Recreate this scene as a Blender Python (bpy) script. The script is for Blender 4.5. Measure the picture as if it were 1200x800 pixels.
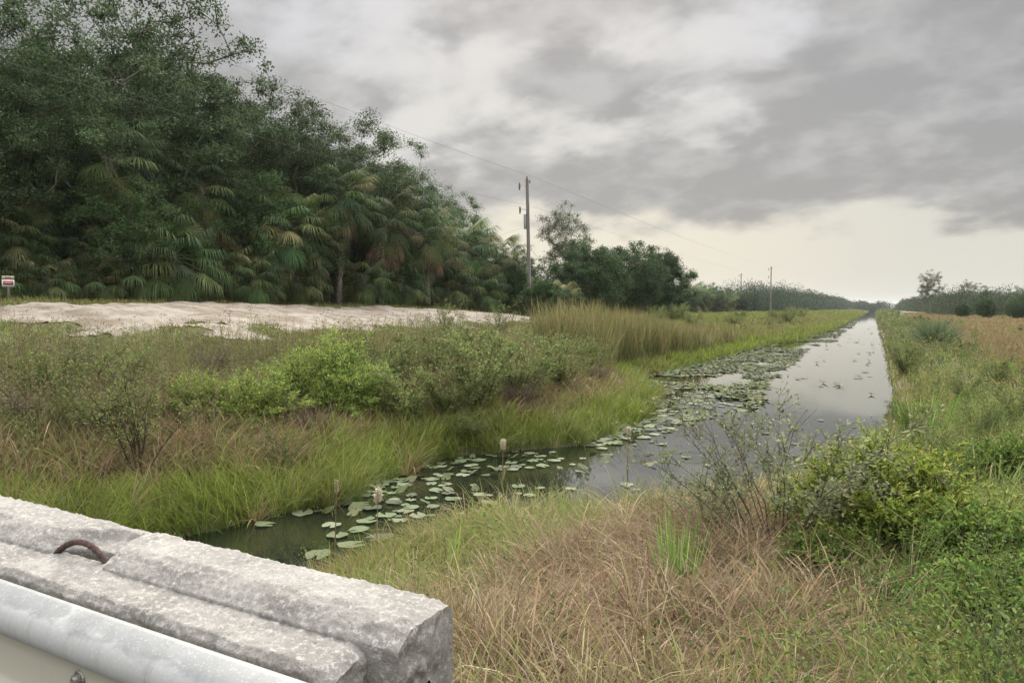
import bpy, math, numpy as np
from mathutils import Vector, Matrix, noise as mnoise
R = math.radians
for o in list(bpy.data.objects): bpy.data.objects.remove(o, do_unlink=True)
SC = bpy.context.scene
COL = SC.collection

# ------------------------------------------------------------------ camera
CZ, FPX, YAW = 3.3, 867.0, R(26.1)           # eye height above the water, focal length in photo pixels, turned left of the canal
PITCH = math.atan((400 - 361) / FPX)
cam = bpy.data.cameras.new('camera'); cam.sensor_width = 36; cam.lens = 36 * FPX / 1200
cam.clip_start = .05; cam.clip_end = 20000
camo = bpy.data.objects.new('camera', cam); COL.objects.link(camo)
camo.location = (0, 0, CZ); camo.rotation_euler = (R(90) - PITCH, 0, YAW)
SC.camera = camo

# ------------------------------------------------------------------ sky, sun, exposure
SUN_AZ, SUN_EL = R(-23), R(42)               # clockwise from +Y
w = bpy.data.worlds.new('World'); SC.world = w; w.use_nodes = True
nt = w.node_tree; nt.nodes.clear()
def N(tree, kind, **kw):
    n = tree.nodes.new(kind)
    for k, v in kw.items():
        if k in n.inputs: n.inputs[k].default_value = v
        else: setattr(n, k, v)
    return n
def M(tree, op, a, b=None, c=None, clamp=False):
    n = tree.nodes.new('ShaderNodeMath'); n.operation = op; n.use_clamp = clamp
    for i, v in enumerate((a, b, c)):
        if v is None: continue
        if isinstance(v, (int, float)): n.inputs[i].default_value = v
        else: tree.links.new(v, n.inputs[i])
    return n.outputs[0]
def MR(tree, v, a, b, c=0., d=1., smooth=True):
    n = tree.nodes.new('ShaderNodeMapRange'); n.interpolation_type = 'SMOOTHSTEP' if smooth else 'LINEAR'
    tree.links.new(v, n.inputs[0])
    for i, x in enumerate((a, b, c, d)): n.inputs[i + 1].default_value = x
    return n.outputs[0]
def MIX(tree, f, a, b, mode='MIX'):
    n = tree.nodes.new('ShaderNodeMix'); n.data_type = 'RGBA'; n.blend_type = mode
    for i, v in ((0, f), (6, a), (7, b)):
        if isinstance(v, (int, float)): n.inputs[i].default_value = v
        elif isinstance(v, tuple): n.inputs[i].default_value = (*v, 1)
        else: tree.links.new(v, n.inputs[i])
    return n.outputs[2]
def build_sky():
    T = nt; L = T.links.new
    tc = N(T, 'ShaderNodeTexCoord'); sp = N(T, 'ShaderNodeSeparateXYZ'); L(tc.outputs['Generated'], sp.inputs[0])
    X, Y, Z = sp.outputs
    zc = M(T, 'ADD', M(T, 'MAXIMUM', Z, 0.), .33)
    cb = N(T, 'ShaderNodeCombineXYZ'); L(M(T, 'DIVIDE', X, zc), cb.inputs[0]); L(M(T, 'DIVIDE', Y, zc), cb.inputs[1])
    rot = N(T, 'ShaderNodeMapping'); L(cb.outputs[0], rot.inputs[0])
    rot.inputs['Rotation'].default_value = (0, 0, R(26 + SKY['turn'])); rot.inputs['Scale'].default_value = (.8, .9, 1); rot.inputs['Location'].default_value = SKY['loc']
    def nz(sc, det, ro, dist=0., loc=None):
        n = N(T, 'ShaderNodeTexNoise'); n.inputs['Scale'].default_value = sc; n.inputs['Detail'].default_value = det
        n.inputs['Roughness'].default_value = ro; n.inputs['Distortion'].default_value = dist
        if loc:
            m = N(T, 'ShaderNodeMapping'); m.inputs['Location'].default_value = loc; L(rot.outputs[0], m.inputs[0]); L(m.outputs[0], n.inputs[0])
        else: L(rot.outputs[0], n.inputs[0])
        return n.outputs[0]
    big = nz(1.1, 3, .5, .1)
    small = nz(4.2, 10, .54, .1, (5, 2, 0))
    dens = M(T, 'ADD', M(T, 'MULTIPLY', big, .55), M(T, 'MULTIPLY', small, .45))
    el = M(T, 'ARCSINE', Z)
    # the deck of cloud ends in a clear pale band above the horizon
    edge = M(T, 'ADD', el, M(T, 'MULTIPLY', M(T, 'SUBTRACT', dens, .5), .42))
    deck = MR(T, edge, R(6.3), R(9.2))
    thick = MR(T, dens, .40, .50)
    # direction towards the hidden sun
    dt = N(T, 'ShaderNodeVectorMath', operation='DOT_PRODUCT'); L(tc.outputs['Generated'], dt.inputs[0])
    e0 = R(5)
    dt.inputs[1].default_value = (math.sin(SUN_AZ) * math.cos(e0), math.cos(SUN_AZ) * math.cos(e0), math.sin(e0))
    glow = MR(T, dt.outputs['Value'], .90, 1.0)
    clear = MIX(T, glow, SKY['band'], SKY['glow'])
    lump = nz(7.0, 9, .54, .1, (1.5, 4, 0))
    heavy = MR(T, M(T, 'ADD', M(T, 'MULTIPLY', dens, .45), M(T, 'MULTIPLY', lump, .55)), .42, .58)
    cloud = MIX(T, thick, SKY['thin'], MIX(T, heavy, SKY['mid'], SKY['thick']))
    warm = M(T, 'MULTIPLY', glow, M(T, 'SUBTRACT', 1., thick))
    cloud = MIX(T, M(T, 'MULTIPLY', warm, .5), cloud, SKY['glow'])
    col = MIX(T, deck, clear, cloud)
    # an overcast dome is brighter overhead than near the horizon
    up = MR(T, Z, .42, .85, 1., SKY['zenith'])
    bk = N(T, 'ShaderNodeVectorMath', operation='DOT_PRODUCT'); L(tc.outputs['Generated'], bk.inputs[0]); bk.inputs[1].default_value = (math.sin(YAW), -math.cos(YAW), 0)
    up = M(T, 'MAXIMUM', up, MR(T, bk.outputs['Value'], -.15, .7, 1., SKY['back']))     # and brighter away from the heavy deck ahead
    cv = N(T, 'ShaderNodeVectorMath', operation='SCALE'); L(col, cv.inputs[0]); L(up, cv.inputs['Scale'])
    ns = N(T, 'ShaderNodeTexSky', sky_type='NISHITA'); ns.sun_disc = False
    ns.sun_elevation = SUN_EL; ns.sun_rotation = SUN_AZ; ns.air_density = 1.4; ns.dust_density = 3
    mixd = MIX(T, .98, ns.outputs[0], cv.outputs[0])
    bg = N(T, 'ShaderNodeBackground'); bg.inputs['Strength'].default_value = .10; L(mixd, bg.inputs[0])
    out = N(T, 'ShaderNodeOutputWorld'); L(bg.outputs[0], out.inputs[0])
SKY = dict(band=(1.52, 1.50, 1.34), glow=(1.78, 1.68, 1.42), thin=(1.44, 1.45, 1.52), mid=(1.07, 1.055, 1.05), thick=(.75, .74, .745), zenith=7.0, back=3.8, turn=0, loc=(5.7, 15.15, 0))
build_sky()
sun = bpy.data.lights.new('sun', 'SUN'); sun.energy = 1.4; sun.angle = R(40); sun.color = (1, .94, .84)
suno = bpy.data.objects.new('sun', sun); COL.objects.link(suno)
suno.rotation_euler = Vector((-math.sin(SUN_AZ) * math.cos(SUN_EL), -math.cos(SUN_AZ) * math.cos(SUN_EL), -math.sin(SUN_EL))).to_track_quat('-Z', 'Y').to_euler()
vs = SC.view_settings
SC.display_settings.display_device = 'sRGB'
vs.view_transform = 'Standard'; vs.look = 'None'; vs.gamma = 1; vs.use_curve_mapping = False; vs.exposure = 2.1
SC.render.engine = 'CYCLES'
cy = SC.cycles
cy.max_bounces = 6; cy.diffuse_bounces = 3; cy.glossy_bounces = 3; cy.transmission_bounces = 3; cy.transparent_max_bounces = 4
cy.use_denoising = True
cy.caustics_reflective = False; cy.caustics_refractive = False

# ------------------------------------------------------------------ numeric helpers
rng = np.random.default_rng(7)
def sstep(a, b, x):
    t = np.clip((np.asarray(x, float) - a) / (b - a), 0, 1); return t * t * (3 - 2 * t)
_g = np.random.default_rng(3).random((257, 257)); _g[256] = _g[0]; _g[:, 256] = _g[:, 0]
def vnoise(x, y):
    x = np.asarray(x, float); y = np.asarray(y, float)
    xi = np.floor(x).astype(int); yi = np.floor(y).astype(int); fx = x - xi; fy = y - yi
    fx = fx * fx * (3 - 2 * fx); fy = fy * fy * (3 - 2 * fy); a = xi % 256; b = yi % 256
    return (_g[a, b] * (1 - fx) + _g[a + 1, b] * fx) * (1 - fy) + (_g[a, b + 1] * (1 - fx) + _g[a + 1, b + 1] * fx) * fy
def fbm(x, y, o=4):
    s = 0; a = .5; t = 0
    for k in range(o):
        s = s + a * vnoise(x * 2 ** k + 17.3 * k, y * 2 ** k + 9.1 * k); t += a; a *= .5
    return s / t
def ip(x, pts): return np.interp(x, [p[0] for p in pts], [p[1] for p in pts])

# ------------------------------------------------------------------ the lie of the land
XL = [(-30, -9.6), (5, -9.6), (7.7, -8.7), (10, -8.2), (12.9, -8.6), (14.3, -8.2), (16.5, -6.3), (20, -6.1), (26, -6.8), (33, -9.8), (50, -9.0), (68, -8.6), (80, -6.7), (130, -5.7), (300, -5.5), (3000, -5.5)]
XR = [(-30, -5.6), (7.3, -5.7), (8.4, -5.6), (9.2, -4.6), (10.2, -3.1), (11.8, -2.1), (14.2, -1.3), (16.3, -.6), (19, -.1), (23, .5), (28, .8), (60, .9), (300, .75), (3000, .75)]
def xl(y): return ip(y, XL) + .35 * (fbm(y * .8, 3.1, 2) - .5)
def xr(y): return ip(y, XR) + .3 * (fbm(y * .9, 8.7, 2) - .5)
LN = [(-6, -1.3), (-1, -.5), (0, 0), (.5, .2), (2, .5), (5, 1.1), (9, 1.8), (13, 2.4), (16, 2.9), (19, 3.3), (22, 3.5), (27, 3.6), (80, 3.6), (2000, 3.6)]
LF = [(-6, -1.3), (-1, -.5), (0, 0), (1, .25), (3, .5), (8, 1.1), (15, 1.7), (22, 1.9), (80, 1.9), (2000, 1.9)]
RP = [(-6, -1.3), (-1, -.5), (0, 0), (.5, .28), (2, .7), (4, 1.05), (7, 1.25), (14, 1.35), (40, 1.3), (2000, 1.3)]
def height(x, y):
    x = np.asarray(x, float); y = np.asarray(y, float)
    dl = xl(y) - x; dr = x - xr(y)
    f = sstep(38, 80, y)
    hl = ip(dl, LN) * (1 - f) + ip(dl, LF) * f
    hr = ip(dr, RP)
    hr = hr + .25 * (1 - sstep(2.5, 5.5, y)) * sstep(.5, 3, dr)
    h = np.where(dl > dr, hl, hr)
    far = sstep(900, 1100, y); h = h * (1 - far) + 1.6 * far
    amp = sstep(.1, 2.5, np.maximum(dl, dr))
    return h + amp * (.28 * (fbm(x * .35, y * .35, 3) - .5) + .12 * (fbm(x * 1.3 + 40, y * 1.3, 2) - .5))
def ray(px, py):
    a, b = (px - 600) / FPX, -(py - 400) / FPX
    f = np.array([-math.sin(YAW) * math.cos(PITCH), math.cos(YAW) * math.cos(PITCH), -math.sin(PITCH)])
    r = np.array([math.cos(YAW), math.sin(YAW), 0]); u = np.cross(r, f)
    return f + a * r + b * u
def at(px, py):                               # where a line of sight meets the ground or the water
    d = ray(px, py); t = 1.5
    for _ in range(4000):
        p = np.array([0, 0, CZ]) + t * d
        if p[2] <= max(0., float(height(p[0], p[1]))): break
        t *= 1.004
    return p
def col_at(px, X):                            # the point of the line X = const in the direction of a pixel column, on the ground
    d = ray(px, 361); t = X / d[0]
    return np.array([X, t * d[1], float(height(X, t * d[1]))]), t
def top_z(t, py): return CZ + t * ray(600, py)[2]

# ------------------------------------------------------------------ mesh helpers
class MB:
    def __init__(s): s.v = []; s.f = []; s.c = []; s.n = 0
    def add(s, V, F, C=None):
        V = np.asarray(V, float).reshape(-1, 3); F = np.asarray(F, int)
        s.v.append(V); s.f.append(F + s.n); s.n += len(V)
        if C is None: C = (.5, .5, .5)
        C = np.asarray(C, float)
        s.c.append(np.broadcast_to(C, (len(V), 3)) if C.ndim == 1 else C)
    def build(s, name, mat, parent=None, smooth=False, loc=None):
        V = np.concatenate(s.v); C = np.concatenate(s.c)
        me = bpy.data.meshes.new(name); me.vertices.add(len(V)); me.vertices.foreach_set('co', V.astype(np.float32).ravel())
        tot = np.concatenate([np.full(len(f), f.shape[1], np.int32) for f in s.f])
        idx = np.concatenate([f.ravel() for f in s.f]).astype(np.int32)
        me.loops.add(len(idx)); me.loops.foreach_set('vertex_index', idx)
        me.polygons.add(len(tot)); st = np.zeros(len(tot), np.int32); st[1:] = np.cumsum(tot)[:-1]
        me.polygons.foreach_set('loop_start', st)
        if smooth: me.polygons.foreach_set('use_smooth', np.ones(len(tot), bool))
        a = me.color_attributes.new('Col', 'FLOAT_COLOR', 'POINT')
        a.data.foreach_set('color', np.concatenate([C, np.ones((len(C), 1))], 1).astype(np.float32).ravel())
        me.update(calc_edges=True); me.materials.append(mat)
        o = bpy.data.objects.new(name, me); COL.objects.link(o)
        if parent is not None: o.parent = parent
        if loc is not None: o.location = loc
        return o
def unit(v): return v / np.maximum(np.linalg.norm(v, axis=-1, keepdims=True), 1e-9)
def rdirs(n, r):
    v = r.normal(size=(n, 3)); return unit(v)
def tubes(m, P0, P1, R0, R1, C, ns=5):
    P0 = np.atleast_2d(P0); P1 = np.atleast_2d(P1); n = len(P0); d = unit(P1 - P0)
    ref = np.where(np.abs(d[:, 2:3]) > .9, np.array([[1., 0, 0]]), np.array([[0, 0, 1.]]))
    a = unit(np.cross(d, ref)); b = np.cross(d, a)
    th = np.arange(ns) * 2 * math.pi / ns
    ring = a[:, None] * np.cos(th)[None, :, None] + b[:, None] * np.sin(th)[None, :, None]
    R0 = np.broadcast_to(R0, (n,)); R1 = np.broadcast_to(R1, (n,))
    V = np.concatenate([P0[:, None] + ring * R0[:, None, None], P1[:, None] + ring * R1[:, None, None]], 1)
    k = np.arange(ns); k2 = (k + 1) % ns
    F = np.stack([k, k2, ns + k2, ns + k], 1)[None] + (np.arange(n) * 2 * ns)[:, None, None]
    C = np.asarray(C, float)
    if C.ndim == 2: C = np.repeat(C, 2 * ns, 0)
    m.add(V, F.reshape(-1, 4), C)
def path_tube(m, pts, rad, C, ns=8, cap=True):
    pts = np.asarray(pts, float); n = len(pts); rad = np.broadcast_to(rad, (n,))
    d = unit(np.gradient(pts, axis=0))
    a = np.cross(d[0], [0, 0, 1.]); a = a if np.linalg.norm(a) > .1 else np.cross(d[0], [1., 0, 0]); a /= np.linalg.norm(a)
    V = []; th = np.arange(ns) * 2 * math.pi / ns
    for i in range(n):
        a = a - d[i] * (a @ d[i]); a /= np.linalg.norm(a); b = np.cross(d[i], a)
        V.append(pts[i] + rad[i] * (np.cos(th)[:, None] * a + np.sin(th)[:, None] * b))
    V = np.concatenate(V); k = np.arange(ns); k2 = (k + 1) % ns
    F = np.concatenate([np.stack([k, k2, ns + k2, ns + k], 1) + i * ns for i in range(n - 1)])
    m.add(V, F, C)
    if cap:
        for i, s in ((0, 1), (n - 1, -1)):
            ring = V[i * ns:(i + 1) * ns]; c = pts[i]
            m.add(np.concatenate([ring, [c]]), np.stack([k2, k, np.full(ns, ns)], 1)[:, ::s], C if np.asarray(C).ndim == 1 else C[0])
def leaves(m, B, D, L, Wd, C, r, six=False):
    n = len(B); D = unit(D)
    side = unit(np.cross(D, unit(r.normal(size=(n, 3)) * .55 + np.array([0, 0, 1.])) + 1e-6))
    nrm = np.cross(side, D); L = np.broadcast_to(L, (n,))[:, None]; Wd = np.broadcast_to(Wd, (n,))[:, None]
    C = np.broadcast_to(C, (n, 3))
    if six:
        lift = nrm * Wd * .35
        V = np.stack([B, B + D * L * .3 + side * Wd * .5 + lift, B + D * L * .68 + side * Wd * .38 + lift, B + D * L - nrm * L * .12,
                      B + D * L * .68 - side * Wd * .38 + lift, B + D * L * .3 - side * Wd * .5 + lift], 1)
        F = np.array([[0, 1, 2, 3], [0, 3, 4, 5]])[None] + (np.arange(n) * 6)[:, None, None]
        m.add(V, F.reshape(-1, 4), np.repeat(C, 6, 0))
    else:
        V = np.stack([B, B + D * L * .45 + side * Wd * .5, B + D * L, B + D * L * .45 - side * Wd * .5], 1)
        m.add(V, np.arange(n * 4).reshape(n, 4), np.repeat(C, 4, 0))
def blades(m, B, H, Wd, th0, curl, az, C0, C1, r, ns=3):
    """grass blades: start angle th0 from the vertical, bending by curl along the way, towards azimuth az"""
    n = len(B); H = np.broadcast_to(H, (n,)); Wd = np.broadcast_to(Wd, (n,))
    dx = np.stack([np.cos(az), np.sin(az), np.zeros(n)], 1)
    tw = az + math.pi / 2 + r.normal(size=n) * .9
    sd = np.stack([np.cos(tw), np.sin(tw), np.zeros(n)], 1) * (Wd * .5)[:, None]
    p = B.copy(); rows = [p - sd, p + sd]
    for k in range(ns):
        th = th0 + curl * (k + .5) / ns
        p = p + (dx * np.sin(th)[:, None] + np.array([0, 0, 1.]) * np.cos(th)[:, None]) * (H / ns)[:, None]
        if k < ns - 1:
            s = 1 - .3 * (k + 1) / ns; rows += [p - sd * s, p + sd * s]
        else: rows.append(p)
    V = np.stack(rows, 1); nv = V.shape[1]
    Fq = np.array([[2 * k, 2 * k + 1, 2 * k + 3, 2 * k + 2] for k in range(ns - 1)]).reshape(-1, 4)
    off = (np.arange(n) * nv)[:, None, None]
    t = np.array([k // 2 for k in range(nv)]) / ns
    C0 = np.broadcast_to(C0, (n, 3)); C1 = np.broadcast_to(C1, (n, 3))
    C = (C0[:, None] * (1 - t)[None, :, None] + C1[:, None] * t[None, :, None]).reshape(-1, 3)
    base = m.n
    m.add(V, (Fq[None] + off).reshape(-1, 4), C)
    m.f.append((np.array([[nv - 3, nv - 2, nv - 1]])[None] + off).reshape(-1, 3) + base)
def pick(cols, n, r, p=None, var=.22):
    cols = np.array(cols, float); c = cols[r.choice(len(cols), n, p=p)]
    return np.clip(c * (1 + var * r.normal(size=(n, 1))) * (1 + .08 * r.normal(size=(n, 3))), .004, .9)

# ------------------------------------------------------------------ materials
def new_mat(name):
    m = bpy.data.materials.new(name); m.use_nodes = True; t = m.node_tree; t.nodes.clear()
    return m, t
def plant_mat(name, trans=.35, rough=.55, hv=.0, spec=.25):
    m, t = new_mat(name); L = t.links.new
    a = N(t, 'ShaderNodeAttribute', attribute_name='Col')
    c = a.outputs['Color']
    if hv:
        oi = N(t, 'ShaderNodeObjectInfo'); hs = N(t, 'ShaderNodeHueSaturation')
        L(c, hs.inputs['Color']); L(MR(t, oi.outputs['Random'], 0, 1, .5 - hv * .06, .5 + hv * .04, False), hs.inputs['Hue'])
        L(MR(t, oi.outputs['Random'], 0, 1, 1 - hv, 1 + hv, False), hs.inputs['Value']); c = hs.outputs[0]
    p = N(t, 'ShaderNodeBsdfPrincipled'); p.inputs['Roughness'].default_value = rough; p.inputs['Specular IOR Level'].default_value = spec; L(c, p.inputs['Base Color'])
    tr = N(t, 'ShaderNodeBsdfTranslucent'); L(c, tr.inputs[0])
    mx = N(t, 'ShaderNodeMixShader'); mx.inputs[0].default_value = trans; L(p.outputs[0], mx.inputs[1]); L(tr.outputs[0], mx.inputs[2])
    o = N(t, 'ShaderNodeOutputMaterial'); L(mx.outputs[0], o.inputs[0]); return m
def ramp_mat(name, c0, c1, scale=8., rough=.85, bump=.3, stretch=(1, 1, 1), metal=0., detail=8., c2=None, spec=.3, bscale=None):
    m, t = new_mat(name); L = t.links.new
    tc = N(t, 'ShaderNodeTexCoord'); mp = N(t, 'ShaderNodeMapping'); mp.inputs['Scale'].default_value = stretch; L(tc.outputs['Object'], mp.inputs[0])
    n = N(t, 'ShaderNodeTexNoise'); n.inputs['Scale'].default_value = scale; n.inputs['Detail'].default_value = detail; n.inputs['Roughness'].default_value = .62; L(mp.outputs[0], n.inputs[0])
    c = MIX(t, MR(t, n.outputs[0], .35, .65), c0, c1)
    if c2:
        n2 = N(t, 'ShaderNodeTexNoise'); n2.inputs['Scale'].default_value = scale * 4.7; n2.inputs['Detail'].default_value = 4; L(mp.outputs[0], n2.inputs[0])
        c = MIX(t, MR(t, n2.outputs[0], .55, .72), c, c2)
    p = N(t, 'ShaderNodeBsdfPrincipled'); p.inputs['Roughness'].default_value = rough; p.inputs['Metallic'].default_value = metal; p.inputs['Specular IOR Level'].default_value = spec
    L(c, p.inputs['Base Color'])
    b = N(t, 'ShaderNodeBump'); b.inputs['Strength'].default_value = bump; b.inputs['Distance'].default_value = .02
    nb = N(t, 'ShaderNodeTexNoise'); nb.inputs['Scale'].default_value = bscale or scale * 3; nb.inputs['Detail'].default_value = 6; L(mp.outputs[0], nb.inputs[0])
    L(nb.outputs[0], b.inputs['Height']); L(b.outputs[0], p.inputs['Normal'])
    o = N(t, 'ShaderNodeOutputMaterial'); L(p.outputs[0], o.inputs[0]); return m
def flat_mat(name, c, rough=.6, metal=0.):
    return ramp_mat(name, tuple(x * .85 for x in c), c, 30, rough, .1, metal=metal)
MAT = {}
MAT['grass'] = plant_mat('grass_blades', .35, .65, 0, .08)
MAT['leaf'] = plant_mat('leaf_foliage', .35, .65, .12, .08)
MAT['crown'] = plant_mat('tree_foliage', .28, .75, .22, .08)
MAT['bark'] = ramp_mat('bark', (.07, .06, .052), (.20, .18, .155), 5, .95, .8, (1, 1, .25))
MAT['palmbark'] = ramp_mat('palm_bark', (.06, .052, .042), (.17, .15, .12), 6, .95, 1., (1, 1, .8))
MAT['pad'] = plant_mat('pad_leaf', .15, .6, .12, .10)
MAT['fluff'] = plant_mat('seed_fluff', .3, .95)

# ------------------------------------------------------------------ tags
def tag(o, label=None, cat=None, group=None, kind=None):
    if label: o['label'] = label
    if cat: o['category'] = cat
    if group: o['group'] = group
    if kind: o['kind'] = kind
    return o
def empty(name, loc, rz=0.):
    o = bpy.data.objects.new(name, None); COL.objects.link(o); o.location = loc; o.rotation_euler = (0, 0, rz); o.empty_display_size = .2; return o
def copy_tree(o, parent=None):
    c = o.copy(); COL.objects.link(c)
    if parent is not None: c.parent = parent
    for ch in list(o.children): copy_tree(ch, c)
    return c

# ================================================================== GROUND, SAND, WATER
def axis(segs):
    out = []
    for a, b, s in segs: out.append(np.arange(a, b, s))
    return np.concatenate(out + [[segs[-1][1]]])
SANDF = [(-10, -25), (5, -22.5), (13, -23.2), (16, -20.6), (22, -19.4), (30, -20.2), (40, -21.6), (60, -22.4), (80, -23.4), (120, -24.8)]
def sand_amt(x, y):                            # >0 on the bare sand of the spoil bank
    f = ip(y, SANDF); n = fbm(x * .38, y * .38, 5) - .47
    a = np.minimum((f - x) / 1.6, (x - ip(y, [(-10, -25.5), (14, -26.2), (24, -28.3), (30, -29), (45, -28), (60, -27), (120, -26.6)])) / 1.2) + 5.0 * n
    return np.minimum(a, (130 - y) / 10)
def build_ground():
    xs = axis([(-3000, -300, 150), (-300, -80, 20), (-80, -40, 2), (-40, -10.5, .5), (-10.5, 4, .25), (4, 20, .6), (20, 60, 4), (60, 300, 20), (300, 3000, 150)])
    ys = axis([(-200, -20, 20), (-20, 0, 2), (0, 30, .3), (30, 60, .6), (60, 140, 2), (140, 400, 8), (400, 1200, 40), (1200, 9000, 300)])
    X, Y = np.meshgrid(xs, ys); Z = height(X, Y)
    ny, nx = X.shape; i = np.arange(ny * nx).reshape(ny, nx)
    F = np.stack([i[:-1, :-1], i[:-1, 1:], i[1:, 1:], i[1:, :-1]], -1).reshape(-1, 4)
    x, y = X.ravel(), Y.ravel(); n = fbm(x * .6, y * .6, 3)[:, None]
    soil = np.array([.055, .045, .028]) * (1 - n) + np.array([.10, .085, .05]) * n
    green = np.array([.085, .10, .03]); dry = np.array([.16, .115, .06])
    top = sstep(9, 13, xl(y) - x)[:, None] * .8
    C = soil * (1 - top) + green * top
    fld = (sstep(3.5, 6.5, x - .02 * y) * sstep(18, 30, y))[:, None]
    C = C * (1 - fld) + dry * fld
    fa = sstep(120, 260, y)[:, None] * (1 - fld); C = C * (1 - fa) + np.array([.05, .058, .02]) * fa  # far ground colour darkened to stand in for the self-shadow of grass
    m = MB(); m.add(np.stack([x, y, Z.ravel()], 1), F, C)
    mt, t = new_mat('earth'); L = t.links.new
    a = N(t, 'ShaderNodeAttribute', attribute_name='Col')
    tc = N(t, 'ShaderNodeTexCoord'); nn = N(t, 'ShaderNodeTexNoise'); nn.inputs['Scale'].default_value = 3.; nn.inputs['Detail'].default_value = 8; L(tc.outputs['Object'], nn.inputs[0])
    c = MIX(t, 1., a.outputs[0], MIX(t, nn.outputs[0], (.55, .5, .45), (1.4, 1.4, 1.35)), 'MULTIPLY')
    p = N(t, 'ShaderNodeBsdfPrincipled'); p.inputs['Roughness'].default_value = .95; L(c, p.inputs['Base Color'])
    b = N(t, 'ShaderNodeBump'); b.inputs['Strength'].default_value = .7; b.inputs['Distance'].default_value = .06; L(nn.outputs[0], b.inputs['Height']); L(b.outputs[0], p.inputs['Normal'])
    L(p.outputs[0], N(t, 'ShaderNodeOutputMaterial').inputs[0])
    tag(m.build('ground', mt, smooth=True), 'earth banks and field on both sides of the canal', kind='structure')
    # bare sand laid on the spoil bank
    xs = np.arange(-31, -16, .16); ys = np.arange(2, 125, .22); X, Y = np.meshgrid(xs, ys); A = sand_amt(X, Y)
    ny, nx = X.shape; i = np.arange(ny * nx).reshape(ny, nx)
    q = np.stack([i[:-1, :-1], i[:-1, 1:], i[1:, 1:], i[1:, :-1]], -1).reshape(-1, 4)
    q = q[(A.ravel()[q] > .0).all(1)]
    used = np.unique(q); mp = np.zeros(ny * nx, int); mp[used] = np.arange(len(used))
    x, y = X.ravel()[used], Y.ravel()[used]
    z = height(x, y) + .02 + .05 * np.clip(A.ravel()[used], 0, 1) + .07 * (fbm(x * 2.2, y * 2.2, 3) - .5) + .07 * (fbm(x * 5, y * 5, 2) - .5)
    m = MB(); m.add(np.stack([x, y, z], 1), mp[q])
    tag(m.build('sand_bank', ramp_mat('sand', (.14, .112, .08), (.26, .23, .19), .8, .95, 1., c2=(.095, .075, .05), bscale=6), smooth=True), 'bare pale sand along the crest of the spoil bank', kind='structure')
build_ground()
def build_water():
    m = MB(); m.add([(-60, -60, 0), (12, -60, 0), (12, 1100, 0), (-60, 1100, 0)], [[0, 1, 2, 3]])
    mt, t = new_mat('dark_canal_water'); L = t.links.new
    p = N(t, 'ShaderNodeBsdfPrincipled'); p.inputs['Base Color'].default_value = (.010, .012, .008, 1); p.inputs['Roughness'].default_value = .02; p.inputs['IOR'].default_value = 2.1
    tc = N(t, 'ShaderNodeTexCoord'); n = N(t, 'ShaderNodeTexNoise'); n.inputs['Scale'].default_value = 2.2; n.inputs['Detail'].default_value = 3; L(tc.outputs['Object'], n.inputs[0])
    b = N(t, 'ShaderNodeBump'); b.inputs['Strength'].default_value = .025; b.inputs['Distance'].default_value = .05; L(n.outputs[0], b.inputs['Height']); L(b.outputs[0], p.inputs['Normal'])
    L(p.outputs[0], N(t, 'ShaderNodeOutputMaterial').inputs[0])
    tag(m.build('water', mt), 'still dark canal water mirroring the cloudy sky', kind='structure')
build_water()
def build_deck():
    bx = MB()
    x0, x1, y0, y1, z0, z1 = -16, 3.5, -7, 1.25, 1.35, 1.70
    V = [(x0, y0, z0), (x1, y0, z0), (x1, y1 - .3, z0), (x0, y1 + .8, z0), (x0, y0, z1), (x1, y0, z1), (x1, y1 - .3, z1), (x0, y1 + .8, z1)]
    bx.add(V, [[0, 3, 2, 1], [4, 5, 6, 7], [0, 1, 5, 4], [1, 2, 6, 5], [2, 3, 7, 6], [3, 0, 4, 7]])
    tag(bx.build('road', ramp_mat('asphalt', (.04, .04, .04), (.07, .07, .068), 40, .9, .4)), 'asphalt bridge road the photo was taken from', kind='structure')
build_deck()

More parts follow.
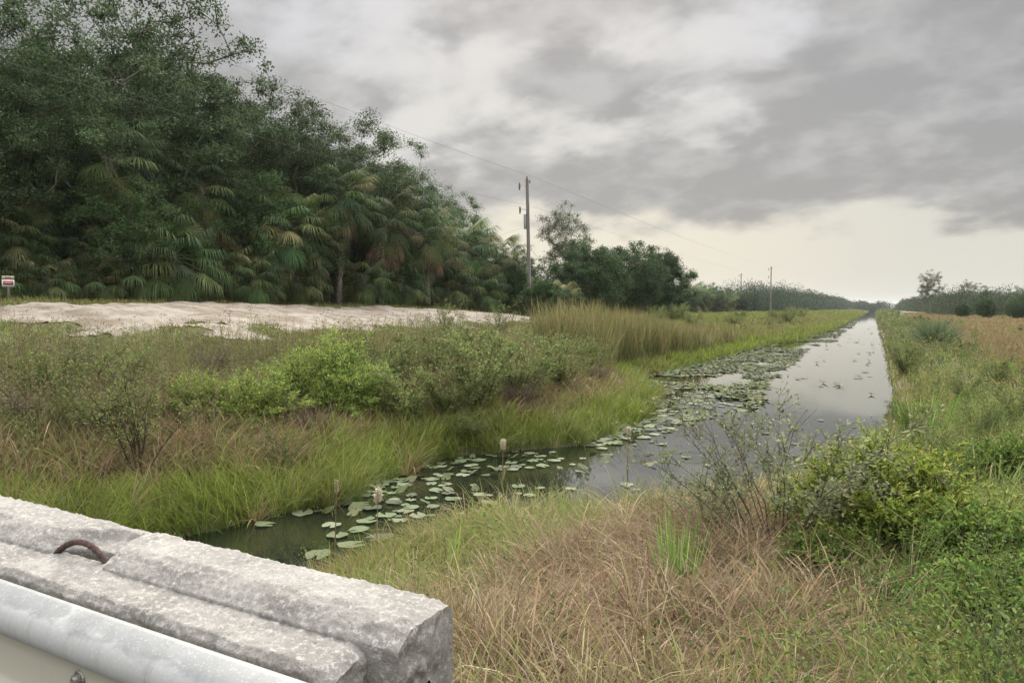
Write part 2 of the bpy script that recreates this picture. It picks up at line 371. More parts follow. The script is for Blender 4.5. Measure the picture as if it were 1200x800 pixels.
# ================================================================== CONCRETE BARRIER AND GUARDRAIL
BO = np.array([-1.03, 1.728]); BE = unit(np.array([-2.344, .142])); BN = np.array([BE[1], -BE[0]]); BN = BN if BN[1] < 0 else -BN
def bar(s, n, z):
    s, n, z = np.broadcast_arrays(s, n, z)
    return np.stack([BO[0] + BE[0] * s + BN[0] * n, BO[1] + BE[1] * s + BN[1] * n, z], -1)
def mnz(P, sc, o=4):
    return np.array([mnoise.fractal(Vector(p) * sc, 1., 2., o) for p in P])
def rough_block(m, prof, s0, s1, ds, rough, chip):
    """a lengthwise block: prof(s) gives the outline (n, z) of the cross-section, ends closed"""
    S = np.arange(s0, s1 + ds * .5, ds); rings = [prof(s) for s in S]; k = len(rings[0])
    V = np.concatenate([bar(s, r[:, 0], r[:, 1]) for s, r in zip(S, rings)])
    nrm = []
    for r in rings:
        d = np.roll(r, -1, 0) - np.roll(r, 1, 0); q = unit(np.stack([d[:, 1], -d[:, 0]], 1))
        nrm.append(np.stack([BN[0] * q[:, 0], BN[1] * q[:, 0], q[:, 1]], 1))
    nrm = np.concatenate(nrm)
    i = np.arange(len(S) * k).reshape(len(S), k); j = np.roll(i, -1, 1)
    F = np.stack([i[:-1], j[:-1], j[1:], i[1:]], -1).reshape(-1, 4)
    a = mnz(V, 9, 5); b = mnz(V, 38, 4); c = mnz(V + 5, 95, 2)
    d = rough * (.55 * a + .5 * b + .3 * c)
    V2 = V + nrm * d[:, None]
    m.add(V2, F)
    for e, sg in ((0, 1), (len(S) - 1, -1)):   # end caps as concentric rings
        ring = V2[e * k:(e + 1) * k]; cen = ring.mean(0); lay = [ring]
        for t in np.linspace(.94, .04, 24):
            q = cen + (ring - cen) * t; ax = np.array([BE[0], BE[1], 0]) * (-sg)
            bulge = (1 - t) ** .5 * .012
            lay.append(q + ax * (rough * 1.3 * mnz(q, 22, 4)[:, None] + bulge))
        W = np.concatenate(lay); ii = np.arange(len(lay) * k).reshape(-1, k); jj = np.roll(ii, -1, 1)
        G = np.stack([ii[:-1], ii[1:], jj[1:], jj[:-1]], -1).reshape(-1, 4)[:, ::sg]
        m.add(W, G)
def dens_poly(pts, step):
    out = []
    pts = np.asarray(pts, float)
    for a, b in zip(pts, np.roll(pts, -1, 0)):
        n = max(2, int(round(np.linalg.norm(b - a) / step))); out.append(a + (b - a) * (np.arange(n) / n)[:, None])
    return np.concatenate(out)
def build_barrier():
    def counts(tpl, step): return None
    def resample(pts, counts):
        out = []
        for (a, b, n) in zip(pts, np.roll(pts, -1, 0), counts): out.append(a + (b - a) * (np.arange(n) / n)[:, None])
        return np.concatenate(out)
    root = empty('concrete_barrier', (float(BO[0] + BE[0] * 2), float(BO[1] + BE[1] * 2), 1.7))
    tag(root, 'weathered grey concrete bridge barrier with a broken notch in its upper edge', 'barrier')
    inv = np.array(root.location)
    def upper(s):
        bite = sstep(1.22, 1.30, s) * (1 - sstep(1.42, 1.58, s))        # the broken notch round the lifting loop
        ns_ = .012 * mnoise.fractal(Vector((s * 6, 1, 0)), 1, 2, 4); n2 = .010 * mnoise.fractal(Vector((s * 11, 7, 0)), 1, 2, 4)
        endr = .035 * (1 - sstep(0, .05, s))
        cr = .175 + ns_ - .12 * bite
        bs = .238 - .105 * bite
        top = 2.5 - .006 * bite
        pts = np.array([[0 + n2 * .6, top - .018 - endr * .4], [.018 + n2, top + n2 * .3 - endr * .3], [cr - .016, top - endr * .3], [cr + .012, top - .014 - .02 * bite], [bs, 2.445], [bs + .002, 2.30], [bs + .002, 1.72], [0, 1.72]])
        return resample(pts, [5, 24, 5, 14, 12, 8, 3, 16])[::-1]
    def lower(s):
        n1 = .010 * mnoise.fractal(Vector((s * 8, 3, 2)), 1, 2, 4); e = .03 * (1 - sstep(.10, .15, s))
        pts = np.array([[.20, 2.442 - e * .3], [.352 + n1, 2.422 - e], [.372 + n1, 2.402 - e], [.376, 2.25], [.376, 1.72], [.20, 1.72]])
        return resample(pts, [22, 5, 14, 8, 4, 8])[::-1]
    mt, t = new_mat('weathered_concrete'); L = t.links.new
    tc = N(t, 'ShaderNodeTexCoord'); co = tc.outputs['Object']
    def nz(s, d=6, r=.6):
        n = N(t, 'ShaderNodeTexNoise'); n.inputs['Scale'].default_value = s; n.inputs['Detail'].default_value = d; n.inputs['Roughness'].default_value = r; L(co, n.inputs[0]); return n.outputs[0]
    c = MIX(t, MR(t, nz(4), .35, .68), (.20, .188, .17), (.29, .275, .25))
    c = MIX(t, MR(t, nz(55, 5, .7), .50, .64), c, (.36, .35, .325))
    c = MIX(t, M(t, 'MULTIPLY', MR(t, nz(120, 3), .58, .68), .45), c, (.06, .058, .055))
    c = MIX(t, M(t, 'MULTIPLY', MR(t, nz(9, 7, .7), .54, .70), .55), c, (.40, .385, .33))      # lichen and lime blooms
    vo = N(t, 'ShaderNodeTexVoronoi'); vo.inputs['Scale'].default_value = 130; L(co, vo.inputs['Vector'])
    c = MIX(t, M(t, 'MULTIPLY', MR(t, vo.outputs['Distance'], .12, .02), .5), c, (.48, .465, .43))
    p = N(t, 'ShaderNodeBsdfPrincipled'); p.inputs['Roughness'].default_value = .92; p.inputs['Specular IOR Level'].default_value = .2; L(c, p.inputs['Base Color'])
    b1 = N(t, 'ShaderNodeBump'); b1.inputs['Strength'].default_value = .8; b1.inputs['Distance'].default_value = .006; L(nz(130, 6, .7), b1.inputs['Height'])
    b2 = N(t, 'ShaderNodeBump'); b2.inputs['Strength'].default_value = .6; b2.inputs['Distance'].default_value = .01; L(nz(40, 4), b2.inputs['Height']); L(b1.outputs[0], b2.inputs['Normal'])
    L(b2.outputs[0], p.inputs['Normal']); L(p.outputs[0], N(t, 'ShaderNodeOutputMaterial').inputs[0])
    m = MB(); rough_block(m, upper, 0, 4.2, .008, .0085, 0)
    rough_block(m, lower, .105, 4.2, .010, .009, 0)
    m.v = [v - inv for v in m.v]
    m.build('body', mt, root, smooth=True)
    # bent reinforcing bar sticking out of the notch
    h = MB(); a = bar(1.545, .215, 2.425); b = bar(1.265, .195, 2.425)
    a, b = a.reshape(3), b.reshape(3)
    ts = np.linspace(0, 1, 26); pts = []
    for u in ts:
        pp = a + (b - a) * (u ** 1.15); hgt = .078 * (math.sin(math.pi * min(1, u)) ** .75) * (0.62 + .5 * u); pts.append(pp + np.array([0, 0, hgt]) - inv)
    rad = .0105 + .0012 * np.sin(np.arange(26) * 2.9)
    path_tube(h, pts, rad, (.1, .06, .05), 10)
    h.build('rebar_loop', ramp_mat('rusty_rebar', (.05, .035, .032), (.115, .065, .05), 60, .85, .8), root, smooth=True)
build_barrier()
def build_guardrail():
    root = empty('guardrail', tuple(float(v) for v in bar(1., .6, 1.7).ravel())); inv = np.array(root.location)
    tag(root, 'galvanised steel guardrail beam with chalky streaks in front of the concrete barrier', 'guardrail')
    prof = [(.528, 2.490), (.533, 2.5), (.548, 2.499), (.585, 2.487), (.602, 2.478), (.615, 2.463), (.622, 2.445), (.623, 2.425), (.618, 2.408), (.606, 2.396), (.600, 2.388), (.598, 2.36), (.598, 2.28), (.602, 2.262), (.617, 2.248), (.625, 2.228), (.625, 2.20), (.612, 2.178), (.56, 2.155), (.535, 2.148)]
    prof = np.array(prof)
    d = np.gradient(prof, axis=0); nn = unit(np.stack([d[:, 1], -d[:, 0]], 1)); inner = prof + nn * .004
    loop = np.concatenate([prof, inner[::-1]])
    S = np.arange(-1.6, 4.2, .05); k = len(loop)
    V = np.concatenate([bar(s, loop[:, 0] + .0025 * math.sin(s * 3.1), loop[:, 1] + .002 * math.sin(s * 2.3 + 1)) for s in S]) - inv
    i = np.arange(len(S) * k).reshape(-1, k); j = np.roll(i, -1, 1)
    F = np.stack([i[:-1], i[1:], j[1:], j[:-1]], -1).reshape(-1, 4)
    m = MB(); m.add(V, F)
    for e in (0, len(S) - 1):
        q = np.arange(len(prof) - 1); r = V[e * k:(e + 1) * k]; m.add(r, np.stack([q, q + 1, k - 2 - q, k - 1 - q], 1))
    mt, t = new_mat('galvanised_steel'); L = t.links.new
    tc = N(t, 'ShaderNodeTexCoord'); mp = N(t, 'ShaderNodeMapping'); mp.inputs['Rotation'].default_value = (0, 0, math.atan2(BE[1], BE[0])); mp.inputs['Scale'].default_value = (5, 9, 9); L(tc.outputs['Object'], mp.inputs[0])
    n = N(t, 'ShaderNodeTexNoise'); n.inputs['Scale'].default_value = 1.6; n.inputs['Detail'].default_value = 4; n.inputs['Distortion'].default_value = 1.2; L(mp.outputs[0], n.inputs[0])
    vo = N(t, 'ShaderNodeTexVoronoi'); vo.inputs['Scale'].default_value = 28; L(tc.outputs['Object'], vo.inputs['Vector'])
    spz = N(t, 'ShaderNodeSeparateXYZ'); L(tc.outputs['Object'], spz.inputs[0])
    chalk = MR(t, M(t, 'ADD', n.outputs[0], MR(t, spz.outputs[2], .765, .792, .30, -.26, False)), .28, .72)   # chalky bloom on the outward curve
    base = MIX(t, vo.outputs['Color'], (.215, .222, .22), (.245, .252, .248))
    c = MIX(t, chalk, base, (.335, .34, .33))
    st = N(t, 'ShaderNodeTexNoise'); st.inputs['Scale'].default_value = 1.; st.inputs['Detail'].default_value = 5; sm = N(t, 'ShaderNodeMapping'); sm.inputs['Rotation'].default_value = (0, 0, math.atan2(BE[1], BE[0])); sm.inputs['Scale'].default_value = (42, 3, 5); L(tc.outputs['Object'], sm.inputs[0]); L(sm.outputs[0], st.inputs[0])
    c = MIX(t, M(t, 'MULTIPLY', MR(t, st.outputs[0], .50, .72), .45), c, (.20, .20, .185))
    fn = N(t, 'ShaderNodeTexNoise'); fn.inputs['Scale'].default_value = 160; fn.inputs['Detail'].default_value = 4; L(tc.outputs['Object'], fn.inputs[0])
    c = MIX(t, M(t, 'MULTIPLY', MR(t, fn.outputs[0], .54, .70), .35), c, (.50, .50, .48))
    cream = MR(t, spz.outputs[2], .700, .686)  # warm reflected light on the lower face, painted into the colour
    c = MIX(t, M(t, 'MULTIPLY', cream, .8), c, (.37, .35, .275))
    p = N(t, 'ShaderNodeBsdfPrincipled'); L(c, p.inputs['Base Color']); p.inputs['Roughness'].default_value = .6
    L(MR(t, chalk, 0, 1, .6, .15), p.inputs['Metallic']); L(p.outputs[0], N(t, 'ShaderNodeOutputMaterial').inputs[0])
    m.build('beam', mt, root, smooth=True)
    for s in (.735, 2.6, -1.1):
        hb = MB(); c0 = bar(s, .600, 2.36).reshape(3) - inv; nx = np.array([BN[0], BN[1], 0])
        path_tube(hb, [c0, c0 + nx * .005, c0 + nx * .0055], [.021, .021, .014], (.3, .3, .3), 20)
        path_tube(hb, [c0 + nx * .004, c0 + nx * .018, c0 + nx * .022], [.0135, .0135, .009], (.3, .3, .3), 6)
        hb.build('bolt', ramp_mat('bolt_steel', (.16, .15, .13), (.34, .33, .3), 60, .5, .3, metal=.8), root)
    for s in (-.95, .95, 2.85):
        pm = MB(); a = bar(s, .50, 0).reshape(3)
        ex, ey = np.array([BE[0], BE[1], 0]), np.array([BN[0], BN[1], 0])
        c = [a + ex * sx * .05 + ey * sy * .022 for sx, sy in ((-1, -1), (1, -1), (1, 1), (-1, 1))]
        V = [v * [1, 1, 0] + [0, 0, 1.70] - inv for v in c] + [v * [1, 1, 0] + [0, 0, 2.45] - inv for v in c]
        pm.add(V, [[0, 3, 2, 1], [4, 5, 6, 7], [0, 1, 5, 4], [1, 2, 6, 5], [2, 3, 7, 6], [3, 0, 4, 7]])
        pm.build('post', mt, root)
build_guardrail()

# ================================================================== TREES
OAK = [(.056, .088, .042), (.070, .106, .048), (.086, .124, .056), (.046, .078, .040), (.106, .138, .066)]
def grow(m, r, nodes, par, centers, wander=.18, rtip=.012, ns=5, power=.5, rmax=1.):
    """join every leaf cluster to the nearest earlier branch point, thicken by the load carried"""
    nodes = [np.array(p, float) for p in nodes]; par = list(par)
    for c in centers:
        A = np.array(nodes); d = np.linalg.norm(A - c, axis=1) + .55 * np.maximum(0, A[:, 2] - c[2] + .3) * 2
        j = int(np.argmin(d)); p0 = nodes[j]; Ln = np.linalg.norm(c - p0); k = max(1, int(Ln / .7)); prev = j
        for q in range(1, k + 1):
            u = q / k; p = p0 + (c - p0) * u + (r.normal(size=3) * wander * min(1, Ln * .4) if q < k else 0) + np.array([0, 0, -.10 * Ln * math.sin(math.pi * u)])
            nodes.append(p); par.append(prev); prev = len(nodes) - 1
    load = np.zeros(len(nodes)); kids = np.zeros(len(nodes), int)
    for i in range(len(nodes) - 1, 0, -1):
        if kids[i] == 0: load[i] = 1
        load[par[i]] += load[i]; kids[par[i]] += 1
    rad = np.minimum(rtip * np.maximum(load, 1) ** power, rmax); A = np.array(nodes); i = np.arange(1, len(nodes)); p = np.array(par)[1:]
    big = rad[i] > .05
    for sel, n_ in ((big, 8), (~big, 4)):
        ii = i[sel]; pp = p[sel]
        if len(ii): tubes(m, A[pp], A[ii], np.minimum(rad[pp], rad[ii] * 1.5), rad[ii], (.1, .09, .075), n_)
    return A
def tree_mesh(seed, H, Rr, cb, ncl, nlf, clr, lf, cols, lean=0., flat=.65, thin=0., rtip=.013, var=.25, gap=.0):
    r = np.random.default_rng(seed); C = []
    cz = (H + cb) / 2; hz = (H - cb) / 2
    while len(C) < ncl:
        d = rdirs(1, r)[0]; t = r.random() ** .42
        lump = .72 + .5 * vnoise(d[0] * 2.1 + seed * 3.3 + 20, d[1] * 2.1 + d[2] * 2.7 + 40)
        p = d * t * lump * np.array([Rr, Rr, hz]) + np.array([0, 0, cz])
        if gap and fbm(p[0] * .45 + seed, p[2] * .45 + p[1] * .3, 2) < gap: continue
        if p[2] > cb * .8: C.append(p)
    C = np.array(C); C = C[np.argsort(np.linalg.norm(C - [0, 0, cb], axis=1))]
    m = MB(); tz = np.arange(0, H * .5, .6); tr = [np.array([lean * z + .12 * math.sin(z * .7 + seed), .1 * math.cos(z * .6 + seed), z - .3]) for z in tz]
    grow(m, r, tr, [0] + list(range(len(tr) - 1)), C, rtip=rtip, power=.52)
    lm = MB(); B = []; D = []; cc = []
    tone = r.random(ncl)
    for i, c in enumerate(C):
        k = int(nlf * (.6 + .8 * r.random())); q = rdirs(k, r) * (r.random((k, 1)) ** .85) * clr * (.7 + .6 * r.random()) * np.array([1, 1, flat])
        B.append(c + q); D.append(unit(q + 1e-4) * .7 + rdirs(k, r) * .8 + np.array([0, 0, .1])); cc.append(pick(cols, k, r, var=var) * (.8 + .45 * tone[i]))
    B = np.concatenate(B); D = np.concatenate(D); cc = np.concatenate(cc)
    leaves(lm, B, D, lf * (.7 + .6 * r.random(len(B))), lf * .55 * (.7 + .6 * r.random(len(B))), cc, r)
    return m, lm
def make_tree(name, cat, mb, loc=(0, 0, 0)):
    root = empty(name, loc); root['category'] = cat
    mb[0].build('trunk', MAT['bark'], root, smooth=True); mb[1].build('crown', MAT['crown'], root); return root
OAKS = [make_tree('oak_tree', 'tree', tree_mesh(s, 14, R_, cb, n, 270, .85, .13, OAK, gap=g, flat=.55)) for s, R_, cb, n, g in ((1, 5.4, 1.6, 360, .34), (2, 4.8, 1.2, 360, .35), (3, 5.7, 2.0, 340, .38))]
OPEN = make_tree('oak_tree', 'tree', tree_mesh(11, 14, 5.4, 5.0, 170, 130, .62, .15, OAK, gap=.42, rtip=.022))
PALMG = [(.066, .098, .040), (.080, .114, .046), (.100, .130, .052), (.056, .084, .038), (.13, .135, .058)]
DEADC = [(.27, .21, .135), (.21, .16, .10), (.37, .295, .19)]
def frond(m, r, org, az, el, pl, bl, cols, nl=34, droop=.9, hang=.25, wl=.045):
    d = np.array([math.cos(az) * math.cos(el), math.sin(az) * math.cos(el), math.sin(el)])
    n = 5; pts = [np.array(org, float)]; e = el
    for k in range(n):
        e -= droop * .55 / n; d = np.array([math.cos(az) * math.cos(e), math.sin(az) * math.cos(e), math.sin(e)]); pts.append(pts[-1] + d * pl / n)
    pts = np.array(pts); c = pick(cols, 1, r)[0]
    tubes(m, pts[:-1], pts[1:], .018, .014, c * 1.15, 4)
    tip = pts[-1]; sd = np.array([-math.sin(az), math.cos(az), 0]); up = np.cross(sd, d)
    a = np.linspace(-2.15, 2.15, nl) + r.normal(size=nl) * .03
    L = bl * (.62 + .38 * np.cos(a * .62)) * (1 + .06 * r.normal(size=nl))
    dr = d[None] * np.cos(a)[:, None] + sd[None] * np.sin(a)[:, None] + up[None] * (.25 * np.abs(np.sin(a)))[:, None] * (1 if el > -.3 else .3)
    dr = unit(dr); base = tip + d * (.12 * bl) * np.cos(a * .5)[:, None]
    m1 = base + dr * (L * .55)[:, None] + np.array([0, 0, -1.]) * (L * .05)[:, None]
    d2 = unit(dr * (1 - hang * .6) + np.array([0, 0, -1.]) * (hang * (1.1 + .5 * r.random(nl)))[:, None])
    m2 = m1 + d2 * (L * .45)[:, None]
    tg = unit(np.cross(dr, up[None] + .01)) * wl * .5
    V = np.stack([base - tg * .5, base + tg * .5, m1 + tg, m1 - tg, m2], 1); o = (np.arange(nl) * 5)[:, None]
    cc = np.repeat(np.clip(c * (1 + .15 * r.normal(size=(nl, 1))), .01, 1), 5, 0)
    b0 = m.n; m.add(V, np.array([[0, 1, 2, 3]]) + o, cc); m.f.append(np.array([[3, 2, 4]]) + o + b0)
def palm_mesh(seed, H, nf=36, pl=1.45, bl=1.25, dead=7, lo=-.75, hang=.45):
    r = np.random.default_rng(seed); t = MB(); n = max(4, int(H / .25))
    zs = np.linspace(-.3, H, n); lean = r.normal() * .06
    pts = np.stack([lean * zs, .1 * np.sin(zs * .5 + seed), zs], 1)
    path_tube(t, pts, .17 + .03 * np.sin(np.arange(n) * 2.6) + .05 * np.exp(-zs), (.1, .09, .08), 9)
    for k in range(int(H * 12)):                # old leaf boots
        z = H * (.25 + .75 * r.random()); a = r.random() * 6.28; q = np.array([np.interp(z, zs, pts[:, 0]), np.interp(z, zs, pts[:, 1]), z])
        dv = np.array([math.cos(a), math.sin(a), 0]); tubes(t, q + dv * .15, q + dv * .30 + [0, 0, .26], .045, .02, (.12, .1, .08), 4)
    top = pts[-1]; cr = MB()
    for k in range(nf):
        u = (k + .5) / nf; el = 1.35 + (lo - 1.35) * u ** .9; frond(cr, r, top + [0, 0, -.25 * u], k * 2.399 + r.normal() * .2, el, pl * (.85 + .3 * r.random()), bl * (.85 + .3 * r.random()), PALMG, hang=hang + .35 * u)
    dd = MB()
    for k in range(dead):
        frond(dd, r, top + [0, 0, -.3 - 1.1 * r.random()], r.random() * 6.28, -.45 - .8 * r.random(), pl * (.6 + .5 * r.random()), bl * (.7 + .4 * r.random()), DEADC, nl=22, hang=.95, wl=.055)
    return t, cr, dd
def make_palm(name, cat, seed, H, **kw):
    root = empty(name, (0, 0, 0)); root['category'] = cat
    t, c, d = palm_mesh(seed, H, **kw)
    t.build('trunk', MAT['palmbark'], root); c.build('crown', MAT['crown'], root)
    if d.n: d.build('dead_fronds', MAT['crown'], root)
    return root
PALMS = {'tall': make_palm('palm_tree', 'palm', 21, 6.5), 'mid': make_palm('palm_tree', 'palm', 22, 4.2, dead=8), 'low': make_palm('palm_tree', 'palm', 23, 2.0, nf=44, lo=-1.1, hang=.75, bl=1.3, dead=9),
         'ragged': make_palm('palm_tree', 'palm', 24, 5.2, dead=14, nf=30)}
used = set()
def put(proto, label, px=None, X=None, top=None, H=None, scale=None, group=None, rz=None, loc=None, name=None):
    """stand a copy of a plant on the ground where a pixel column meets the row X"""
    o = proto if proto.name not in used else copy_tree(proto); used.add(proto.name)
    if loc is None: loc, t = col_at(px, X)
    if top is not None: s = (top_z(t, top) - loc[2]) / H
    else: s = scale or 1.
    o.location = (loc[0], loc[1], loc[2] - .03); o.rotation_euler = (0, 0, rz if rz is not None else float(rng.random() * 6.28)); o.scale = (s, s, s)
    o['label'] = label
    if group: o['group'] = group
    elif 'group' in o: del o['group']
    return o
G_OAK = 'oaks of the grove beyond the sand bank'
def H_(o): return 14.6
for i, (px, X, tp, k, lab) in enumerate([
    (-45, -34.5, 20, 1, 'dark oak cut by the left edge of the picture, behind the small red notice'),
    (30, -35.2, 8, 0, 'tall dark oak near the left picture edge, rising above the red notice'),
    (105, -37, -30, 2, 'tallest oak, its crown running out of the top of the picture'),
    (255, -36, 70, 1, 'rounded oak just right of the open bare-topped oak'),
    (335, -36, 96, 0, 'leafy oak with a domed top, fourth crown from the left skyline'),
    (405, -36, 118, 2, 'broad oak in the middle of the grove skyline, right of the domed oak'),
    (468, -35.2, 150, 1, 'last tall oak where the grove skyline starts to fall to the right'),
    (528, -36, 222, 0, 'smaller oak stepping down behind the palms near the utility pole')]):
    put(OAKS[k], lab, px, X, tp, 14.4, group=G_OAK)
put(OPEN, 'open oak whose bare forking branches show against the sky', 185, -38, -12, 14.2, group=G_OAK, rz=1.0)
G_BACK = 'oaks closing the back of the grove'
for px, X, tp in ((-60, -47, 60), (70, -48, 60), (160, -49, 60), (230, -50, 90), (300, -50, 130), (370, -49, 140), (430, -48, 170), (500, -47, 215), (560, -46, 262), (600, -44, 285)):
    put(OAKS[int(rng.integers(3))], 'shaded oak filling in behind the front trees of the grove', px, X, tp, 14.4, group=G_BACK)
G_PALM = 'cabbage palms in front of the oaks'
for k, px, X, tp, lab in [
    ('mid', 28, -32.3, 225, 'palm with hanging tan fronds above the small red notice'),
    ('ragged', 100, -32.2, 258, 'ragged palm full of dead fronds between the notice and the big low palm'),
    ('tall', 132, -32.6, 118, 'high palm whose dark fan crown sits under the tallest oak'),
    ('tall', 238, -32.6, 165, 'palm with long drooping fronds and tan dead leaves high in the grove'),
    ('low', 205, -30.6, 238, 'big low palm with a skirt of yellowing drooping fronds at the edge of the sand'),
    ('low', 165, -30.7, 270, 'stubby palm with drooping fronds just left of the big low palm'),
    ('low', 258, -32.3, 262, 'stubby palm with drooping fronds just right of the big low palm'),
    ('mid', 322, -32.2, 205, 'palm with a full fan crown and tan fronds, centre of the grove'),
    ('tall', 398, -31.2, 180, 'palm with a thick bare trunk reaching the ground in the middle of the grove'),
    ('mid', 368, -31.2, 235, 'shaded palm left of the thick bare trunk'),
    ('ragged', 445, -31.2, 205, 'palm with a tan skirt of fronds right of the thick bare trunk'),
    ('ragged', 503, -31.2, 232, 'palm carrying the widest tan skirt of dead fronds'),
    ('mid', 548, -32.3, 245, 'palm with a grey trunk just left of the grove end'),
    ('mid', 580, -32.2, 262, 'round green palm standing at the end of the grove'),
    ('low', 300, -30.4, 285, 'low palm in the shade left of centre of the grove foot'),
    ('low', 60, -30.4, 290, 'low dark palm at the grove foot next to the small red notice'),
    ('low', 640, -27.6, 318, 'drooping palm with greyish fronds at the foot of the utility pole'),
    ('low', 425, -31.4, 290, 'low palm hiding the foot of the tan skirted palms'),
    ('low', 470, -31.6, 288, 'low palm between the two tan skirted palms'),
    ('low', 525, -31.6, 292, 'low palm under the widest tan skirt'),
    ('low', 350, -31.2, 282, 'low palm at the grove foot right of the centre palm'),
    ('low', 118, -31.0, 288, 'low palm at the grove foot under the high palm'),
    ('low', 5, -31.4, 285, 'low palm cut by the left picture edge behind the red notice'),
    ('low', 562, -31.2, 300, 'low palm below the grey-trunked palm at the grove end'),
    ('low', 660, -26.2, 322, 'shaggy low palm between the utility pole and the dense bushes'),
    ('low', 612, -30, 315, 'low palm just left of the utility pole')]:
    Hs = {'tall': 8.8, 'mid': 6.5, 'low': 4.3, 'ragged': 7.5}[k]
    put(PALMS[k], lab, px, X, tp, Hs, group=G_PALM)
# broad-leaved bushes in the grove front, and the dense bushes right of the pole
DB = make_tree('bush_tree', 'tree', tree_mesh(31, 7, 3.7, .2, 330, 190, .62, .15, [(.042, .072, .030), (.052, .088, .036), (.064, .102, .042)], rtip=.012))
MIDB = make_tree('understory_tree', 'tree', tree_mesh(33, 7, 3.0, .6, 170, 120, .6, .13, [(.066, .105, .040), (.085, .128, .048), (.052, .088, .036)], gap=.4))
for px, X, tp, lab in [(150, -31.6, 200, 'light green leafy tree in front of the high palm'), (225, -32.2, 225, 'leafy understory tree above the big low palm'), (30, -32.4, 262, 'leafy understory tree right behind the small red notice'),
                       (350, -33.5, 215, 'leafy understory tree right of the centre palm'), (285, -33.4, 190, 'leafy understory tree between the drooping palm and the domed oak'), (480, -33.8, 225, 'leafy understory tree between the two tan-skirted palms'), (430, -34, 240, 'dark leafy understory tree behind the thick bare trunk')]:
    put(MIDB, lab, px, X, tp, 7.2, group='understory trees of the grove')
for px, X, tp, lab in [(688, -27, 284, 'dense dark green bush tree just right of the thin tree'), (735, -27, 286, 'dense dark green bush tree with a domed crown, middle of three'), (770, -27.5, 292, 'dense dark green bush tree at the right end of its row'),
                       (520, -33, 300, 'dark shrub at the grove foot under the widest tan skirt'), (590, -31.5, 302, 'dark shrub at the right end of the grove'), (450, -33.2, 305, 'dark shrub at the foot of the tan skirted palm'), (345, -33, 300, 'dark shrub at the grove foot near its centre'),
                       (130, -33, 300, 'dark shrub at the grove foot left of the stubby palm'), (10, -33.5, 300, 'dark shrub behind the small red notice'), (275, -33.6, 290, 'dark shrub behind the low palm'), (400, -34.5, 290, 'dark shrub behind the thick bare trunk')]:
    put(DB, lab, px, X, tp, 7.2, group='dense dark bushes')
THIN = make_tree('eucalyptus_tree', 'tree', tree_mesh(41, 15, 4.0, 3.5, 210, 110, .75, .16, [(.09, .10, .06), (.11, .115, .07), (.07, .085, .05)], gap=.44, rtip=.018))
put(THIN, 'thin open grey-green tree with airy foliage beside the utility pole', 660, -33, 232, 15.2)
ARM = make_tree('small_oak', 'tree', tree_mesh(43, 9, 2.6, 4.4, 44, 90, .6, .16, OAK, lean=.16, gap=.4, rtip=.02))
put(DB, 'dark shrub hiding the foot of the utility pole', 634, -25.0, 326, 7.2, group='dense dark bushes')
put(ARM, 'leaning small tree whose one limb pokes out above the dense bushes', 772, -29, 284, 9.3, rz=-.4)

pts = []
rr_ = np.random.default_rng(61)
# far tree lines: separate low trees, then one mass where they run together
FAR = make_tree('far_tree', 'tree', tree_mesh(51, 8, 3.6, .0, 170, 90, .8, .24, [(.05, .075, .04), (.06, .085, .045), (.045, .068, .04)], rtip=.02))
FPALM = make_palm('far_palm', 'palm', 52, 3.4, nf=30, dead=8)
r = np.random.default_rng(5)
for k in range(46):
    y = 92 + k * 3.0 + r.random() * 3; x = -33 - r.random() * 8 - (5 if y < 110 else 0); s = .72 + .35 * r.random() + .1 * (y > 160)
    pr = FPALM if r.random() < .35 else FAR
    put(pr, 'low cabbage palm in the distant tree line left of the canal' if pr is FPALM else 'low bushy tree in the distant tree line left of the canal', loc=np.array([x, y, float(height(x, y))]), scale=s * (1.25 if pr is FPALM else .82), group='palms of the far left tree line' if pr is FPALM else 'trees of the far left tree line')
def treeline(name, label, pts, seed, lf, cols):
    r = np.random.default_rng(seed); m = MB()
    for x, y, h, w in pts:
        z = float(height(x, y)); n = int(1300 * max(.5, min(1.6, 250 / max(y, 60)))); d = rdirs(n, r); d[:, 2] = np.abs(d[:, 2]) * np.where(r.random(n) < .25, -.12, 1)
        q = d * (r.random((n, 1)) ** .35) * (1 + .35 * (vnoise(d[:, 0:1] * 3 + x, d[:, 1:2] * 3 + d[:, 2:3] * 3 + y) - .5)) * np.array([w, w, h * .8])
        B = q + [x, y, z + h * .12]; leaves(m, B, unit(q) + rdirs(n, r), lf * max(1, y / 220), lf * .7 * max(1, y / 220), pick(cols, n, r) * (.85 + .3 * r.random()), r)
        tubes(m, [[x, y, z - .2]], [[x, y, z + h * .7]], .16, .08, (.08, .07, .06), 5)
    tag(m.build(name, MAT['crown']), label, kind='stuff')
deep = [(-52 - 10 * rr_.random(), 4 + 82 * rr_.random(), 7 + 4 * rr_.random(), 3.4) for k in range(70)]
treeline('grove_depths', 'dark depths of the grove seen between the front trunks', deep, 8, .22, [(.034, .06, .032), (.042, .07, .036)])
pts = []
for k in range(150):
    y = 225 + 640 * (k / 150) ** 1.25; x = -28 - abs(r.normal()) * 9; pts.append((x, y, 8.5 + 2.5 * r.random() + y * .003, 4.5 + y * .004))
for k in range(60): pts.append((-46 - r.random() * 10, 100 + r.random() * 130, 8.5 + 1.5 * r.random(), 4.5))
for k in range(22): pts.append((r.normal() * 14 - 3, 880 + r.random() * 60, 9 + 3 * r.random(), 9))
treeline('far_left_woods', 'far woods running along the left side of the canal to the horizon', pts, 6, .30, [(.045, .07, .042), (.055, .08, .046), (.04, .06, .04)])
pts = []
